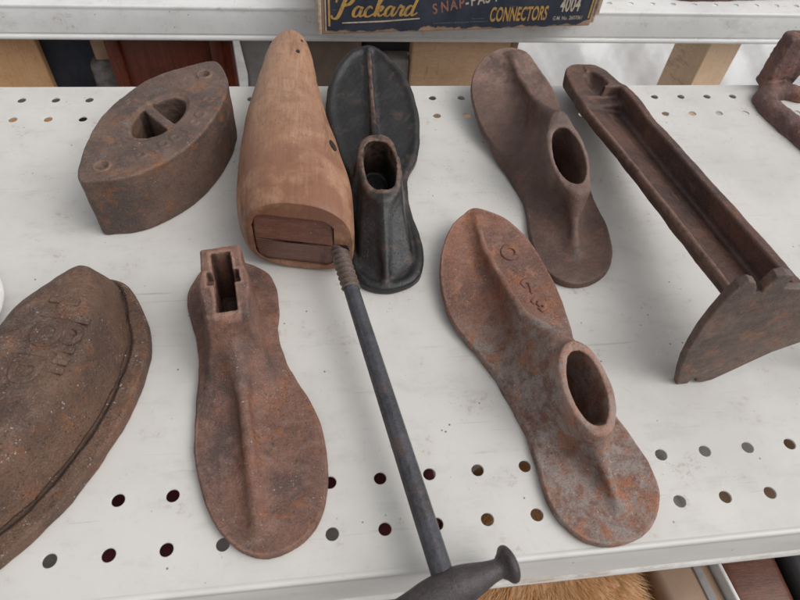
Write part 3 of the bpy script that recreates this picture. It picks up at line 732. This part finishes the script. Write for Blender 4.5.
        mesh_obj('peg_hole_shade', np.array(rv), ff, M['hole'], foot, False, None, org)
    # rod
    a = np.array([136.0, 176.0, 24.5]); b = np.array([175.0, -31.0, 17.0]); d = unit(b - a); L = np.linalg.norm(b - a)
    q = unit(np.cross(d, (0, 0, 1))); w = np.cross(q, d); N = 40
    def lathe(rad, s0, s1, ns, name, mat, parent, helix=None, fac=None):
        V = []; F = []
        for i in range(ns + 1):
            s = s0 + (s1 - s0) * i / ns
            for k in range(N):
                an = 2 * math.pi * k / N
                r = rad(s) if helix is None else rad(s) + helix(s, an)
                if fac: r *= fac(an)
                V.append(a + d * s + (q * math.cos(an) + w * math.sin(an)) * r)
        for i in range(ns):
            for k in range(N):
                j = (k + 1) % N; F.append((i * N + k, i * N + j, (i + 1) * N + j, (i + 1) * N + k))
        F.append(tuple(range(N))[::-1]); F.append(tuple(ns * N + k for k in range(N)))
        return mesh_obj(name, np.array(V), F, mat, parent, True, None, org)
    rod = lathe(lambda s: 4.45 + 0.55 * np.clip((s - 25) / 150, 0, 1), 44, L, 60, 'screw_rod', M['steel'], t, fac=lambda an: 1.0 + 0.022 * math.cos(8 * an))
    lathe(lambda s: 4.4, -6, 46, 300, 'thread', M['thread'], rod, helix=lambda s, an: 1.0 * (1 - abs((((s / 3.8) - an / (2 * math.pi)) % 1.0) * 2 - 1) * 2) * (1.25 if s > 0 else 1))
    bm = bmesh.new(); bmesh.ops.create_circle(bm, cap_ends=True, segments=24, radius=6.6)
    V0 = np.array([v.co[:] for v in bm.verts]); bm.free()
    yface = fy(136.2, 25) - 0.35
    mesh_obj('rod_bore_shade', place(V0, (138.6, fy(138.6, 25) - 0.35, 25.0), unit((1, -0.2, 0)), (0, 0.02, 1), (0, -1, 0)), [tuple(range(24))], M['hole'], foot, False, None, org)  # dark disc on the heel face paints the shade around the rod
    # handle across the rod end: thick middle, waisted arms, mushroom ends
    hd = unit((0.95, 0.27, 0.04)); c = a + d * (L + 3.0); q2 = unit(np.cross(hd, (0, 0, 1))); w2 = np.cross(q2, hd)
    prof = [(-44.5, 0.2), (-44.3, 6.0), (-43, 8.6), (-41, 9.4), (-39.5, 9.0), (-38, 7.0), (-35, 5.6), (-28, 6.0), (-18, 7.6), (-9, 9.6), (0, 10.4), (7, 10.0), (13, 8.4), (19, 6.4), (23.5, 5.4), (25.5, 5.6), (27.0, 7.0), (28.4, 8.8), (29.8, 9.3), (31.2, 8.6), (32.4, 6.2), (33.0, 3.0), (33.1, 0.2)]
    pr = catmull(prof, 3, closed=False); V = []; F = []; NN = 36
    for s, r in pr:
        for k in range(NN):
            an = 2 * math.pi * k / NN
            V.append(c + hd * s + q2 * 0.9 * r * math.cos(an) * (1.0 if s > 25 or s < -33 else 0.92) + w2 * 0.9 * r * math.sin(an))
    for i in range(len(pr) - 1):
        for k in range(NN):
            j = (k + 1) % NN; F.append((i * NN + k, i * NN + j, (i + 1) * NN + j, (i + 1) * NN + k))
    F.append(tuple(range(NN))[::-1]); F.append(tuple((len(pr) - 1) * NN + k for k in range(NN)))
    mesh_obj('handle', np.array(V), F, M['handle'], t, True, None, org)
make_form()

# ------------------------------------------------------------------ cobbler's stand lying on its side
def make_stand():
    org = np.array([366.0, 200.0, 0.0])
    t = thing('lasting_stand', 'long rusty channel arm lying down with notched arched foot plate upright at its end', 'lasting stand', org)
    a = np.array([362.0, 74.0, 63.0]); b = np.array([358.5, 357.0, 22.0])     # crest line of the channel, foot plate to tip
    d = unit(b - a); L = np.linalg.norm(b - a); s_ = unit(np.cross(d, (0, 0, 1))); up = np.cross(s_, d)
    mtx = Matrix([[s_[0], d[0], up[0], a[0]], [s_[1], d[1], up[1], a[1]], [s_[2], d[2], up[2], a[2]], [0, 0, 0, 1]])
    def fn(x, y, z):     # local: x across, y along, z up from the crest
        hw = 16.6 + 2.2 * np.clip(y / 250, 0, 1) + 1.6 * np.exp(-((y - 215) / 35.0) ** 2)
        endr = np.hypot(np.maximum(np.abs(x) - 4, 0), np.maximum(y - (L - 6), 0) * 0.85)
        out = np.where(y > L - 6, endr - (hw - 4), np.abs(x) - hw)
        zf = -24.0 + 12.0 * np.clip((y - 190) / 60, 0, 1) ** 2 * 0
        tip = 5.0 * np.clip((y - (L - 30)) / 40, 0, 1) ** 1.5
        wav = 1.2 * np.sin(y / 17.0) * np.exp(-((y - 200) / 40.0) ** 2)
        crest = tip + np.where(x > 0, 8.0 + wav, -1.5)*np.clip(1-(y-(L-40))/50,0,1)
        deep = 11.0 + np.where(x > 0, 6.0, 0.0)
        solid = smax(smax(out, z - crest, 2.4), -(z + deep), 3.0); solid = smax(solid, -y, 0.8)
        wall = 3.4 + np.where(x > 0, 3.6, 0.0)
        inner = smax(np.where(x > 0, x - (hw - wall), -x - (hw - wall)), y - (L - 40), 4.0)
        inner = smax(inner, -(z + 6.5 + np.clip(x, -10, 10) * 0.22), 4.0)
        f = smax(solid, -inner, 2.0)
        # bridge across the channel and the oblong pocket beyond it
        bridge = smax(smax(np.abs(y - (L - 46)) - 7.0, np.abs(x) - hw + 2, 1.5), smax(z + 2.0, -(z + 10), 1.0), 2.5)
        f = smin(f, bridge, 4.0)
        pocket = np.sqrt(((x - 1) / 7.5) ** 2 + ((y - (L - 20)) / 17.0) ** 2 + ((z - 6.5) / 11.0) ** 2) - 1
        f = smax(f, -pocket * 7.0, 2.0)
        # stub on the right near the tip
        stub = np.sqrt(((x - 18.5) / 6.5) ** 2 + ((y - (L - 30)) / 10.0) ** 2 + ((z + 3) / 7.0) ** 2) - 1
        f = smin(f, stub * 6.0, 2.5)
        return f + lumps(x, y, z, 0.22, 30, 41) + lumps(x, y, z, 0.06, 8, 42)
    def is_tip(P): return P[:, 1] > L - 50
    cast_parts(fn, [-32, -2, -27], [32, L + 22, 14], 1.1, M['iron_st'], t, org, [('hooked_tip', is_tip), ('channel_arm', None)], mtx)
    # foot plate: outline in x-z, standing across the arm
    half = [(331.0, 0.3), (327.5, 12.0), (323.0, 27), (319.8, 41), (317.2, 55), (316.0, 70.5), (316.8, 84), (318.6, 93.5), (321.5, 96.2), (326.0, 94.6), (329.5, 90.5), (331.2, 86.4), (333.2, 87.2), (332.6, 93.5), (334.0, 99.2), (339.5, 99.2), (342.8, 96.6), (344.0, 88.2), (352, 87.0), (362, 86.0), (372, 86.0)]
    # everything is seen slightly turned; shift so that the left toe stands on the shelf
    outl = [(331, 0), (326, 14), (322, 28), (319.5, 42), (318, 56), (317.6, 70), (318.4, 84), (320, 92), (323.5, 95.5), (328, 93.5), (331, 89), (332, 85.5), (334.5, 86.5), (334.5, 92), (336, 97.8), (340, 99), (344.8, 97.5), (346, 88), (360, 86.5), (380, 87.0), (395, 88), (397, 97.5), (401, 99), (405, 97.8), (406.5, 92),
            (406.5, 86.5), (409, 85.5), (410, 89), (413, 93.5), (417.5, 95.5), (421, 92), (424, 84), (429, 70), (436, 56), (444, 42), (452, 28), (458, 14), (462, 0), (452, 0), (450.5, 5), (446.5, 5.5), (445.5, 0.4), (436, 0.4), (430, 7), (420, 20), (408, 32), (396, 38.5), (386, 38.5), (374, 30), (364, 17.5), (357, 8.5), (352, 2.8), (346, 0.6), (342.2, 1.6), (341.4, 5.6), (338.6, 5.6), (338, 0.2)]
    poly = np.array(outl, float)
    def fp(x, y, z):
        xx, zz = np.broadcast_arrays(x, z)
        d2 = poly_sdf(xx, zz, poly)
        f = extrude_sdf(d2, y, 66.6, 71.6, 1.1)
        return f + lumps(x, y, z, 0.14, 26, 51)
    V, Q, N = surface_nets(fp, [312, 62, -3], [468, 77, 104], 0.85)
    mesh_obj('foot_plate', V, Q, M['iron_sp'], t, True, N, org)
make_stand()

# ------------------------------------------------------------------ rusty bracket at the right edge
def make_bracket():
    org = np.array([540.0, 345.0, 0.0])
    t = thing('iron_bracket', 'rusty bracket with curved foot and upright stub, cut by the right edge', 'bracket', org)
    path = [(568, 352, 12, 7.0), (556, 358, 12, 8.0), (543, 356, 12, 9), (533, 347, 12, 10), (531, 334, 12, 10.5), (534, 316, 13, 11.5), (540, 294, 13, 12.5), (546, 270, 13, 13), (555, 248, 13, 13.5), (569, 230, 13, 14), (592, 214, 13, 14)]
    pts = [tuple(p) for p in catmull(path, 3, closed=False)]
    inner = [(556, 296, 10, 9), (568, 310, 10, 9), (586, 316, 10, 8)]
    def block(x, y, z):
        hw = 14.0 + 5.0 * np.clip((z - 8) / 45, 0, 1); cx = 552.0 + 0.12 * z
        s = smax(np.abs(x - cx) - hw, np.abs(y - 371) - 8.0, 3.0)
        return smax(smax(s, z - 52 - (x - 543) * 0.06, 2.5), -(z - 3), 2)
    def fn(x, y, z):
        f = smin(ridge_sdf(x, y, z, pts), block(x, y, z), 5)
        f = smin(f, ridge_sdf(x, y, z, inner), 6)
        f = smax(f, -z, 1.0)
        return f + lumps(x, y, z, 0.55, 20, 61) + lumps(x, y, z, 0.2, 8, 62)
    cast_parts(fn, [504, 194, -2], [592, 386, 60], 1.15, M['iron_r'], t, org, [('upright_stub', lambda P: (block(P[:, 0], P[:, 1], P[:, 2]) < 1.5) & (P[:, 2] > 14)), ('curved_foot', None)])
make_bracket()

# white enamel dish peeping in at the left edge
def make_dish():
    t = thing('dish', 'white dish rim peeping in at the left edge behind the big sad iron', 'dish', (-94.6, 136, 0))
    prof = [(0, 1.2), (26, 1.2), (29, 2.0), (33, 8), (36.5, 13.0), (39.5, 14.2), (42.3, 13.8), (43.2, 12.4), (42.0, 11.2), (38.5, 10.8), (35.5, 6), (31, 0.2), (0, 0.0)]
    pr = catmull(prof, 3, closed=False); N = 64; V = []; F = []
    for r, z in pr:
        for k in range(N):
            an = 2 * math.pi * k / N; V.append((max(r, 0.01) * math.cos(an), max(r, 0.01) * math.sin(an), z))
    for i in range(len(pr) - 1):
        for k in range(N):
            j = (k + 1) % N; F.append((i * N + k, i * N + j, (i + 1) * N + j, (i + 1) * N + k))
    mesh_obj('bowl', np.array(V), F, M['white'], t)
make_dish()

# ------------------------------------------------------------------ old blue box on the far shelf
def make_box():
    ang = math.atan2(22.5, 281.0); W, D, H = 281.0, 100.0, 64.0
    t = thing('carton', 'battered dark blue parts carton with gold Packard lettering on the far shelf', 'box', (138.0, 475.0, -8.4), ang)
    bm = bmesh.new(); bm_box(bm, (0, 0.4, 0.2), (W, D, H), 1.6, 3)
    bmesh.ops.subdivide_edges(bm, edges=[e for e in bm.edges if e.calc_length() > 60], cuts=14, use_grid_fill=True)
    for v in bm.verts:
        v.co.y += 0.9 * math.sin(v.co.x * 0.05 + 1) * (1 if v.co.y < 20 else 0) * min(1, max(0, (v.co.z) / 30))
        v.co.z += 0.35 * math.sin(v.co.x * 0.11) + 0.25 * math.sin(v.co.x * 0.31 + 2)
    bm_obj('carton_body', bm, M['card'], t, smooth=True)
    def bow(u, w): return 0.9 * math.sin(u * 0.05 + 1) * min(1, max(0, w / 30))
    # printed sheet with a torn lower edge
    bm = bmesh.new(); n = 140; rows = 9; grid = []
    r = random.Random(3)
    tear = [3.0] * (n + 1)
    for i in range(n + 1):
        u = W * i / n
        tear[i] = 2.6 + 0.8 * math.sin(u * 0.13) + 0.7 * math.sin(u * 0.37 + 1) + r.uniform(-0.4, 0.7)
        if 95 < u < 140: tear[i] += 1.6 + r.uniform(-0.3, 0.9)
        if u < 45: tear[i] += 1.2
        if u > 268: tear[i] += (u - 268) * 0.5
        if 60 < u < 70: tear[i] += 1.2
    for i in range(n + 1):
        u = 3.5 + (W - 6.0) * i / n; col = []
        for k in range(rows):
            w = tear[i] + (H - 0.8 - tear[i]) * k / (rows - 1); col.append(bm.verts.new((u, -0.25 + bow(u, w), w)))
        grid.append(col)
    for i in range(n):
        for k in range(rows - 1): bm.faces.new([grid[i][k], grid[i + 1][k], grid[i + 1][k + 1], grid[i][k + 1]])
    label = bm_obj('printed_sheet', bm, M['blue'], t, smooth=True)
    def put(name, V, F, mat, z=-0.6):
        V = np.array(V, float); P_ = np.stack([V[:, 0], z + np.array([bow(u, w) for u, w in V[:, :2]]), V[:, 1]], 1)
        return mesh_obj(name, P_, F, mat, label, False)
    # gold rules at both ends
    for u in (6.5, 275.0): put('gold_rule', [(u, 9), (u + 2.0, 9), (u + 2.0, H - 2), (u, H - 2)] , [(0, 1, 2, 3)], M['gold'])
    put('cream_rule', [(3.6, 4), (4.8, 4), (4.8, H - 1), (3.6, H - 1)], [(0, 1, 2, 3)], M['cream'])
    # script word drawn as pen strokes
    L = {'P': (1.55, [[(0.95, 2.15), (0.62, 1.2), (0.3, 0.25), (0.0, -0.12), (-0.38, -0.05), (-0.45, 0.22)], [(-0.1, 1.45), (0.1, 2.0), (0.75, 2.4), (1.45, 2.35), (1.6, 1.85), (1.25, 1.3), (0.7, 1.12)]]),
         'a': (1.08, [[(0.8, 0.85), (0.5, 1.02), (0.12, 0.62), (0.1, 0.12), (0.42, 0.05), (0.78, 0.55), (0.9, 1.0)], [(0.9, 1.0), (0.72, 0.3), (0.86, 0.03), (1.15, 0.28)]]),
         'c': (0.92, [[(0.78, 0.78), (0.55, 1.02), (0.14, 0.62), (0.14, 0.1), (0.5, 0.02), (0.98, 0.30)]]),
         'k': (1.05, [[(0.05, 0.35), (0.62, 1.5), (0.78, 2.05), (0.58, 2.15), (0.34, 1.2), (0.12, 0.0)], [(0.28, 0.5), (0.62, 1.0), (0.85, 0.92), (0.62, 0.58), (0.36, 0.5), (0.62, 0.06), (1.05, 0.28)]]),
         'r': (0.86, [[(0.0, 0.3), (0.28, 0.95), (0.36, 1.12), (0.48, 0.92), (0.70, 0.92), (0.52, 0.25), (0.62, 0.03), (0.92, 0.30)]]),
         'd': (1.2, [[(0.8, 0.85), (0.5, 1.02), (0.12, 0.62), (0.1, 0.12), (0.42, 0.05), (0.78, 0.55), (0.9, 1.0)], [(1.25, 2.1), (0.95, 1.1), (0.76, 0.3), (0.9, 0.03), (1.35, 0.3)]])}
    V = []; F = []; x = 14.0; s = 9.6
    for ch in 'Packard':
        adv, strokes = L[ch]
        for st in strokes:
            p = catmull(np.array(st) * s, 6, closed=False); p[:, 0] += x + p[:, 1] * 0.10; p[:, 1] += 17.5
            tg = np.gradient(p, axis=0); tg /= np.linalg.norm(tg, axis=1)[:, None]; nr = np.stack([-tg[:, 1], tg[:, 0]], 1)
            wd = (0.75 + 0.75 * np.clip(-tg[:, 1], 0, 1))[:, None] * (1.25 if ch == 'P' else 1.0)
            o = len(V); V += list(map(tuple, p + nr * wd)) + list(map(tuple, p - nr * wd)); n_ = len(p)
            F += [(o + i, o + i + 1, o + n_ + i + 1, o + n_ + i) for i in range(n_ - 1)]
        x += adv * s * 1.05
    put('script_lettering', V, F, M['gold'], -0.75)
    put('underline', [(20, 11.2), (60, 11.9), (96, 13.8), (96, 15.0), (60, 13.4), (20, 12.4)], [(0, 1, 4, 5), (1, 2, 3, 4)], M['card_edge'], -0.7)
    # arched words, block words
    for word, mat, us in (('SNAP', 'redp', (109.0, 117.0, 126.5, 135)), ('-', 'cream', (141.5,)), ('FAST', 'cream', (146.5, 153.5, 161, 168.5))):
        VV = []; FF = []
        for ch, u in zip(word, us):
            V, F = text_mesh(ch, 14.5, 0, xscale=0.74, offset=0.35)
            w0 = 17.5 + (u - 107.5) * 0.155 + 8 * math.sin((u - 107) / 90.0) * 0.35
            rot = 0.19; R_ = np.array([[math.cos(rot), -math.sin(rot)], [math.sin(rot), math.cos(rot)]])
            o = len(VV); VV += [tuple(R_ @ v[:2] + np.array([u, w0])) for v in V]; FF += [[o + i for i in f] for f in F]
        put('block_lettering', VV, FF, M[mat])
    for word, mat, u, w, size, xs, sp in (('CONNECTORS', 'gold', 168.0, 9.2, 20.0, 0.445, 1.02), ('4004', 'cream', 241.5, 17.0, 20.0, 0.52, 1.06), ('G.M. No. 2607061', 'cream', 236.5, 8.2, 5.6, 0.78, 1.0)):
        V, F = text_mesh(word, size, 0, xscale=xs, spacing=sp, offset=0.5 if size > 10 else 0.05)
        put('block_lettering', [(u + v[0], w + v[1]) for v in V], F, M[mat])
    V = []; F = []
    for row, (u0, u1, w) in enumerate(((150, 162, 11.6), (148, 166, 8.6), (110, 146, 8.2))):
        u = u0
        while u < u1:
            l = r.uniform(1.0, 2.6); o = len(V); V += [(u, w), (u + l, w), (u + l, w + 1.1), (u, w + 1.1)]; F.append((o, o + 1, o + 2, o + 3)); u += l + 0.8
    put('fine_print', V, F, M['ink'])
    # torn pale end flaps
    bm = bmesh.new(); bm_box(bm, (W - 0.4, 2.0, 2.5), (W + 4.0, 30.0, H - 4), 0.8, 2); bm_box(bm, (W + 1.5, 0.0, 12.0), (W + 6.2, 16.0, H - 2), 0.8, 2)
    bm_obj('torn_flap', bm, M['card_edge'], t, smooth=True)
    bm = bmesh.new(); bm_box(bm, (-3.0, 0.2, 1.0), (0.3, 30, H - 2), 0.7, 2); bm_obj('torn_flap', bm, M['card_edge'], t, smooth=True)
make_box()

def make_far_lump():
    org = np.array([580.0, 590.0, -8.5])
    t = thing('iron_bar', 'dark rusted iron bar lying on the far shelf at the top right corner', 'iron bar', org)
    pts = [(548, 564, 10, 8), (585, 570, 22, 14), (640, 576, 26, 16), (720, 580, 22, 12)]
    V, Q, N = surface_nets(lambda x, y, z: smax(ridge_sdf(x, y, z + 8.4, pts) + lumps(x, y, z, 0.9, 30, 71), -(z + 8.2), 1.0), [532, 545, -11], [738, 620, 26], 2.0)
    mesh_obj('bar_body', V, Q, M['iron_st'], t, True, N, org)
make_far_lump()

# ------------------------------------------------------------------ goods in the gap behind the shelf
GZ = -620.0
def slab(name, part, label, cat, mat, lo, hi, bevel=3.0, rot=0.0, wob=0.0, extra=None):
    c = ((lo[0] + hi[0]) / 2, (lo[1] + hi[1]) / 2, lo[2])
    t = thing(name, label, cat, c, rot)
    bm = bmesh.new(); bm_box(bm, (lo[0] - c[0], lo[1] - c[1], 0), (hi[0] - c[0], hi[1] - c[1], hi[2] - lo[2]), bevel, 3)
    if wob:
        bmesh.ops.subdivide_edges(bm, edges=[e for e in bm.edges if e.calc_length() > 30], cuts=10, use_grid_fill=True)
        for v in bm.verts:
            v.co.x += wob * math.sin(v.co.z * 0.045 + v.co.y * 0.05 + c[0]); v.co.y += wob * math.sin(v.co.x * 0.08 + v.co.z * 0.02 + c[0] * 0.7)
    bm_obj(part, bm, mat, t, smooth=True)
    if extra: extra(t, c)
    return t

TOPZ = -45.0
slab('timber_post', 'post', 'tan pine post in the gap behind the shelf, beside the navy case', 'post', M['pine'], (-240, 548, GZ), (-166.5, 590, TOPZ), 2.0, 0.22)
slab('timber_post', 'post', 'pale planed timber post at the right, between the channel arm and the rusty bracket', 'post', M['pine_lt'], (592, 552, GZ), (648, 603, TOPZ), 2.0, 0.30)
def suit(t, c):
    bm = bmesh.new(); bm_box(bm, (-46, -43.5, 300), (46, -40.5, 306), 1.0, 2); bm_obj('seam', bm, M['black'], t, smooth=True)
slab('storage_case', 'case_body', 'dark navy fabric case standing between the tan post and the red wooden headboard', 'case', M['navy'], (-172, 574, GZ), (-84, 650, TOPZ), 8, 0.0, 1.2, suit)
slab('cardboard_box', 'carton_body', 'small tan box corner high above the mottled grey bundle', 'box', M['card'], (-108, 556, -82), (-76, 573, TOPZ), 1.5, 0.08)
slab('fur_bundle', 'bundle', 'mottled grey bundle stuffed below the small tan box', 'bundle', M['grey'], (-116, 552, GZ), (-70, 573, -82.2), 7, 0.08, 2.0)
def panel_extra(t, c):
    bm = bmesh.new(); bm_box(bm, (41, -15, 0), (53, -9.0, 570), 1.5, 2); bm_obj('stile', bm, M['mahog'], t, smooth=True)
    bm = bmesh.new(); bm_box(bm, (-67, -15, 0), (-53, -9.0, 570), 1.5, 2); bm_obj('stile', bm, M['mahog'], t, smooth=True)
slab('mahogany_headboard', 'board', 'polished red mahogany panel standing behind the small sad iron', 'headboard', M['mahog'], (-87, 550, GZ), (41, 568, TOPZ), 3, 0.0, 0.0, panel_extra)
slab('cloth_bundle', 'cloth', 'crumpled grey cloth between the red panel and the wooden shoe form toe', 'cloth', M['stonegrey'], (50, 552, GZ), (84, 590, TOPZ), 8, 0.0, 3.0)
slab('white_board', 'board', 'narrow white board right beside the toe of the wooden shoe form, in the gap', 'board', M['white'], (86, 556, GZ), (104, 572, TOPZ), 2, 0.0)
slab('paper_sack', 'sack', 'dark brown paper sack behind the toe of the wooden shoe form', 'sack', M['brownbag'], (113, 552, GZ), (183, 610, TOPZ), 9, 0.0, 2.5)
def case_extra(t, c):
    bm = bmesh.new(); bm_box(bm, (-26, -28.5, 505), (28, -26.0, 508), 0.6, 2); bm_obj('trim', bm, M['white'], t, smooth=True)
slab('storage_case', 'case_body', 'black plastic case with a pale line behind the tip of the black shoe last', 'case', M['black'], (186, 574, -590), (245, 628, TOPZ), 5, 0.0, 0.0, case_extra)
slab('crate', 'crate_body', 'low grey crate under the black plastic case', 'crate', M['stonegrey'], (185, 550, GZ), (240, 573, -78), 3, 0.0)
def ply_extra(t, c):
    bm = bmesh.new(); bm_box(bm, (57.3, -12, 0), (66, 12, 572), 3.5, 3); bm_obj('edge_strip', bm, M['card'], t, smooth=True)
slab('plywood_board', 'board', 'tan plywood board standing behind the black and the brown shoe lasts', 'board', M['ply'], (240, 546, GZ), (356, 566, TOPZ), 2.5, 0.02, 0.0, ply_extra)

def make_film():
    t = thing('plastic_sheet', 'crumpled white plastic sheeting hanging behind the shelf on the right', 'plastic sheet', (600, 752, GZ))
    nx, nz = 150, 60; V = []; F = []
    for i in range(nx + 1):
        for k in range(nz + 1):
            x = -230 + 620 * i / nx; z = 580 * k / nz
            y = 7 * math.sin(x * 0.030 + 1.4 * math.sin(z * 0.016)) + 4 * math.sin(x * 0.062 + z * 0.045 + 1) + 3 * math.sin(z * 0.075 - x * 0.04) + 1.6 * math.sin(x * 0.15 - z * 0.11 + 2 * math.sin(x * 0.02)) + 0.9 * math.sin(x * 0.29 + z * 0.21)
            V.append((x, y + (z - 500) * 0.85, z))
    for i in range(nx):
        for k in range(nz):
            a = i * (nz + 1) + k; F.append((a, a + nz + 1, a + nz + 2, a + 1))
    mesh_obj('sheet', V, F, M['film'], t)
make_film()

bm = bmesh.new(); bmesh.ops.create_grid(bm, x_segments=8, y_segments=8, size=30000)
g = bm_obj('ground', bm, M['ground']); g.location.z = GZ * MM - 0.001; g['kind'] = 'structure'

# ------------------------------------------------------------------ goods on the lower shelf, seen under the front lip
LZ = -261.5
def lower(name, part, label, cat, mat, lo, hi, bevel, wob=0.0, extra=None, rot=0.0): return slab(name, part, label, cat, mat, (lo[0], lo[1], LZ), hi, bevel, rot, wob, extra)
lower('cloth_pile', 'cloth', 'dark red cloth pile under the shelf, showing through the front holes below the sad iron', 'cloth', M['redcloth'], (-60, -70), (196, 110, -92), 14, 2.5)
def gin():
    org = np.array([262.0, -5.0, LZ]); t = thing('furry_cushion', 'ginger furry cushion under the shelf lip, below the orange rusted last', 'cushion', org)
    poly = catmull([(202, -62), (240, -74), (290, -72), (322, -52), (327, 0), (322, 50), (280, 74), (230, 70), (203, 40)], 6)
    def fn(x, y, z):
        d2 = poly_sdf(*np.broadcast_arrays(x, y), poly)
        return extrude_sdf(d2, z, LZ, -104 - 0.0016 * (x - 262) ** 2 + 0 * y, 14.0) + lumps(x, y, z, 1.2, 40, 81)
    V, Q, N = surface_nets(fn, [194, -84, LZ - 4], [336, 82, -90], 3.0)
    mesh_obj('cushion_body', V, Q, M['ginger'], t, True, N, org)
    r = np.random.default_rng(8); up_ = np.where(N[:, 2] > 0.05)[0]; VV = []; FF = []
    for q in range(15000):
        i = r.choice(up_); p = V[i] + r.normal(size=3) * 1.3 * (1 - np.abs(N[i])); n_ = N[i]
        fan = np.array([(p[0] - 262) * 0.022, -1.0, -0.15]) + r.normal(size=3) * 0.22
        d1 = unit(n_ * 0.55 + fan * 0.7); d2_ = unit(n_ * 0.12 + fan); l = r.uniform(5, 10)
        side = unit(np.cross(d1, n_) + 1e-6) * r.uniform(0.14, 0.26); o = len(VV)
        m = p + d1 * l * 0.5; e = m + d2_ * l * 0.6
        VV += [p - side, p + side, m - side * 0.8, m + side * 0.8, e]; FF += [(o, o + 1, o + 3, o + 2), (o + 2, o + 3, o + 4)]
    fur = mesh_obj('fur', np.array(VV), FF, M['fur'], t, True, None, org); fur['kind'] = 'stuff'
gin()
def rim(t, c):
    bm = bmesh.new(); bm_box(bm, (19.6, -62, 0), (22.6, 62, 163), 1.2, 3); bm_obj('white_edge', bm, M['white'], t, smooth=True)
    bm = bmesh.new(); bm_box(bm, (6.0, -62.6, 0), (12, 62.6, 157.0), 1.0, 2); bm_obj('grey_band', bm, M['stonegrey'], t, smooth=True)
lower('flat_case', 'case_body', 'tan case with white edge and grey band under the shelf lip', 'case', M['tan'], (331, -60), (370, 60, -106), 5, 0, rim, 0.12)
lower('wooden_block', 'block', 'dark reddish wooden block under the lip, between white edged tan case and black case', 'wooden block', M['redwood'], (381, -64), (424, 60, -112), 6)
lower('storage_case', 'case_body', 'black narrow case on the lower shelf between two reddish wooden blocks', 'case', M['black'], (427, -62), (452, 60, -106), 5)
lower('wooden_block', 'block', 'reddish wooden block in the bottom right corner, beyond the narrow black case', 'wooden block', M['redwood'], (455, -66), (540, 60, -114), 6)

def slip(label, mat, lo, hi, rot):
    slab('folded_paper', 'sheet', label, 'paper', mat, lo, hi, 0.6, rot, 0.0)
slip('grey paper on the red cloth, seen through the front hole nearest the left edge', M['stonegrey'], (-66, 8, -91.8), (-28, 46, -88.5), 0.1)
slip('grey paper on the red cloth, seen through a hole below the slotted shoe last', M['stonegrey'], (46, 10, -91.8), (74, 44, -88.8), -0.1)
slip('grey paper on the red cloth, seen through a hole left of the screw rod', M['stonegrey'], (112, 8, -91.8), (138, 42, -89.0), 0.15)
slip('white paper on the tan case, seen through the holes closest to the orange last', M['white'], (322, 14, -105.8), (383, 84, -102.5), 0.0)
slip('tan card on the wooden blocks, seen through the rightmost front holes', M['card'], (388, 10, -105.8), (500, 90, -102.6), -0.05)

slip('white paper strip over the tan card, seen through the upper row of front holes', M['white'], (387, 50, -102.4), (451, 96, -99.5), 0.0)

# ------------------------------------------------------------------ camera
cam = bpy.data.cameras.new('camera'); co = bpy.data.objects.new('camera', cam); COL.objects.link(co)
cam.sensor_width = 36.0; cam.sensor_fit = 'HORIZONTAL'; cam.lens = 602.5 / 800 * 36.0
cam.clip_start = 0.01; cam.clip_end = 500
R = [[0.99118667, -0.04691052, 0.12388859], [-0.11321946, -0.78552211, 0.60838834], [0.06877741, -0.61705301, -0.78391023]]
mt = Matrix(((R[0][0], -R[0][1], -R[0][2], 0.128745), (R[1][0], -R[1][1], -R[1][2], -0.090954), (R[2][0], -R[2][1], -R[2][2], 0.296688), (0, 0, 0, 1)))
co.matrix_world = mt
cam.dof.use_dof = True; cam.dof.focus_distance = 0.40; cam.dof.aperture_fstop = 20.0
SC.camera = co

# ------------------------------------------------------------------ daylight under a bright overcast sky
SUN_EL, SUN_AZ = math.radians(52), math.radians(112)       # azimuth measured from +y towards +x
w = bpy.data.worlds.new('World'); SC.world = w; w.use_nodes = True; nt = w.node_tree
bg = nt.nodes['Background']; sky = nt.nodes.new('ShaderNodeTexSky'); sky.sky_type = 'NISHITA'; sky.sun_disc = False
sky.sun_elevation = SUN_EL; sky.sun_rotation = SUN_AZ; sky.air_density = 1.0; sky.dust_density = 4.0; sky.ozone_density = 1.0
hs = nt.nodes.new('ShaderNodeHueSaturation'); hs.inputs['Saturation'].default_value = 0.10
nt.links.new(sky.outputs[0], hs.inputs['Color']); nt.links.new(hs.outputs[0], bg.inputs[0]); bg.inputs[1].default_value = 0.147
sd = bpy.data.lights.new('sun', 'SUN'); sd.energy = 0.8; sd.angle = math.radians(60); sd.color = (1.0, 0.97, 0.93)
so = bpy.data.objects.new('sun', sd); COL.objects.link(so)
dirv = Vector((math.sin(SUN_AZ) * math.cos(SUN_EL), math.cos(SUN_AZ) * math.cos(SUN_EL), math.sin(SUN_EL)))
so.rotation_euler = dirv.to_track_quat('Z', 'Y').to_euler(); so.location = (1, 1, 2)

SC.view_settings.view_transform = 'Standard'; SC.view_settings.look = 'None'; SC.view_settings.exposure = 0; SC.view_settings.gamma = 1
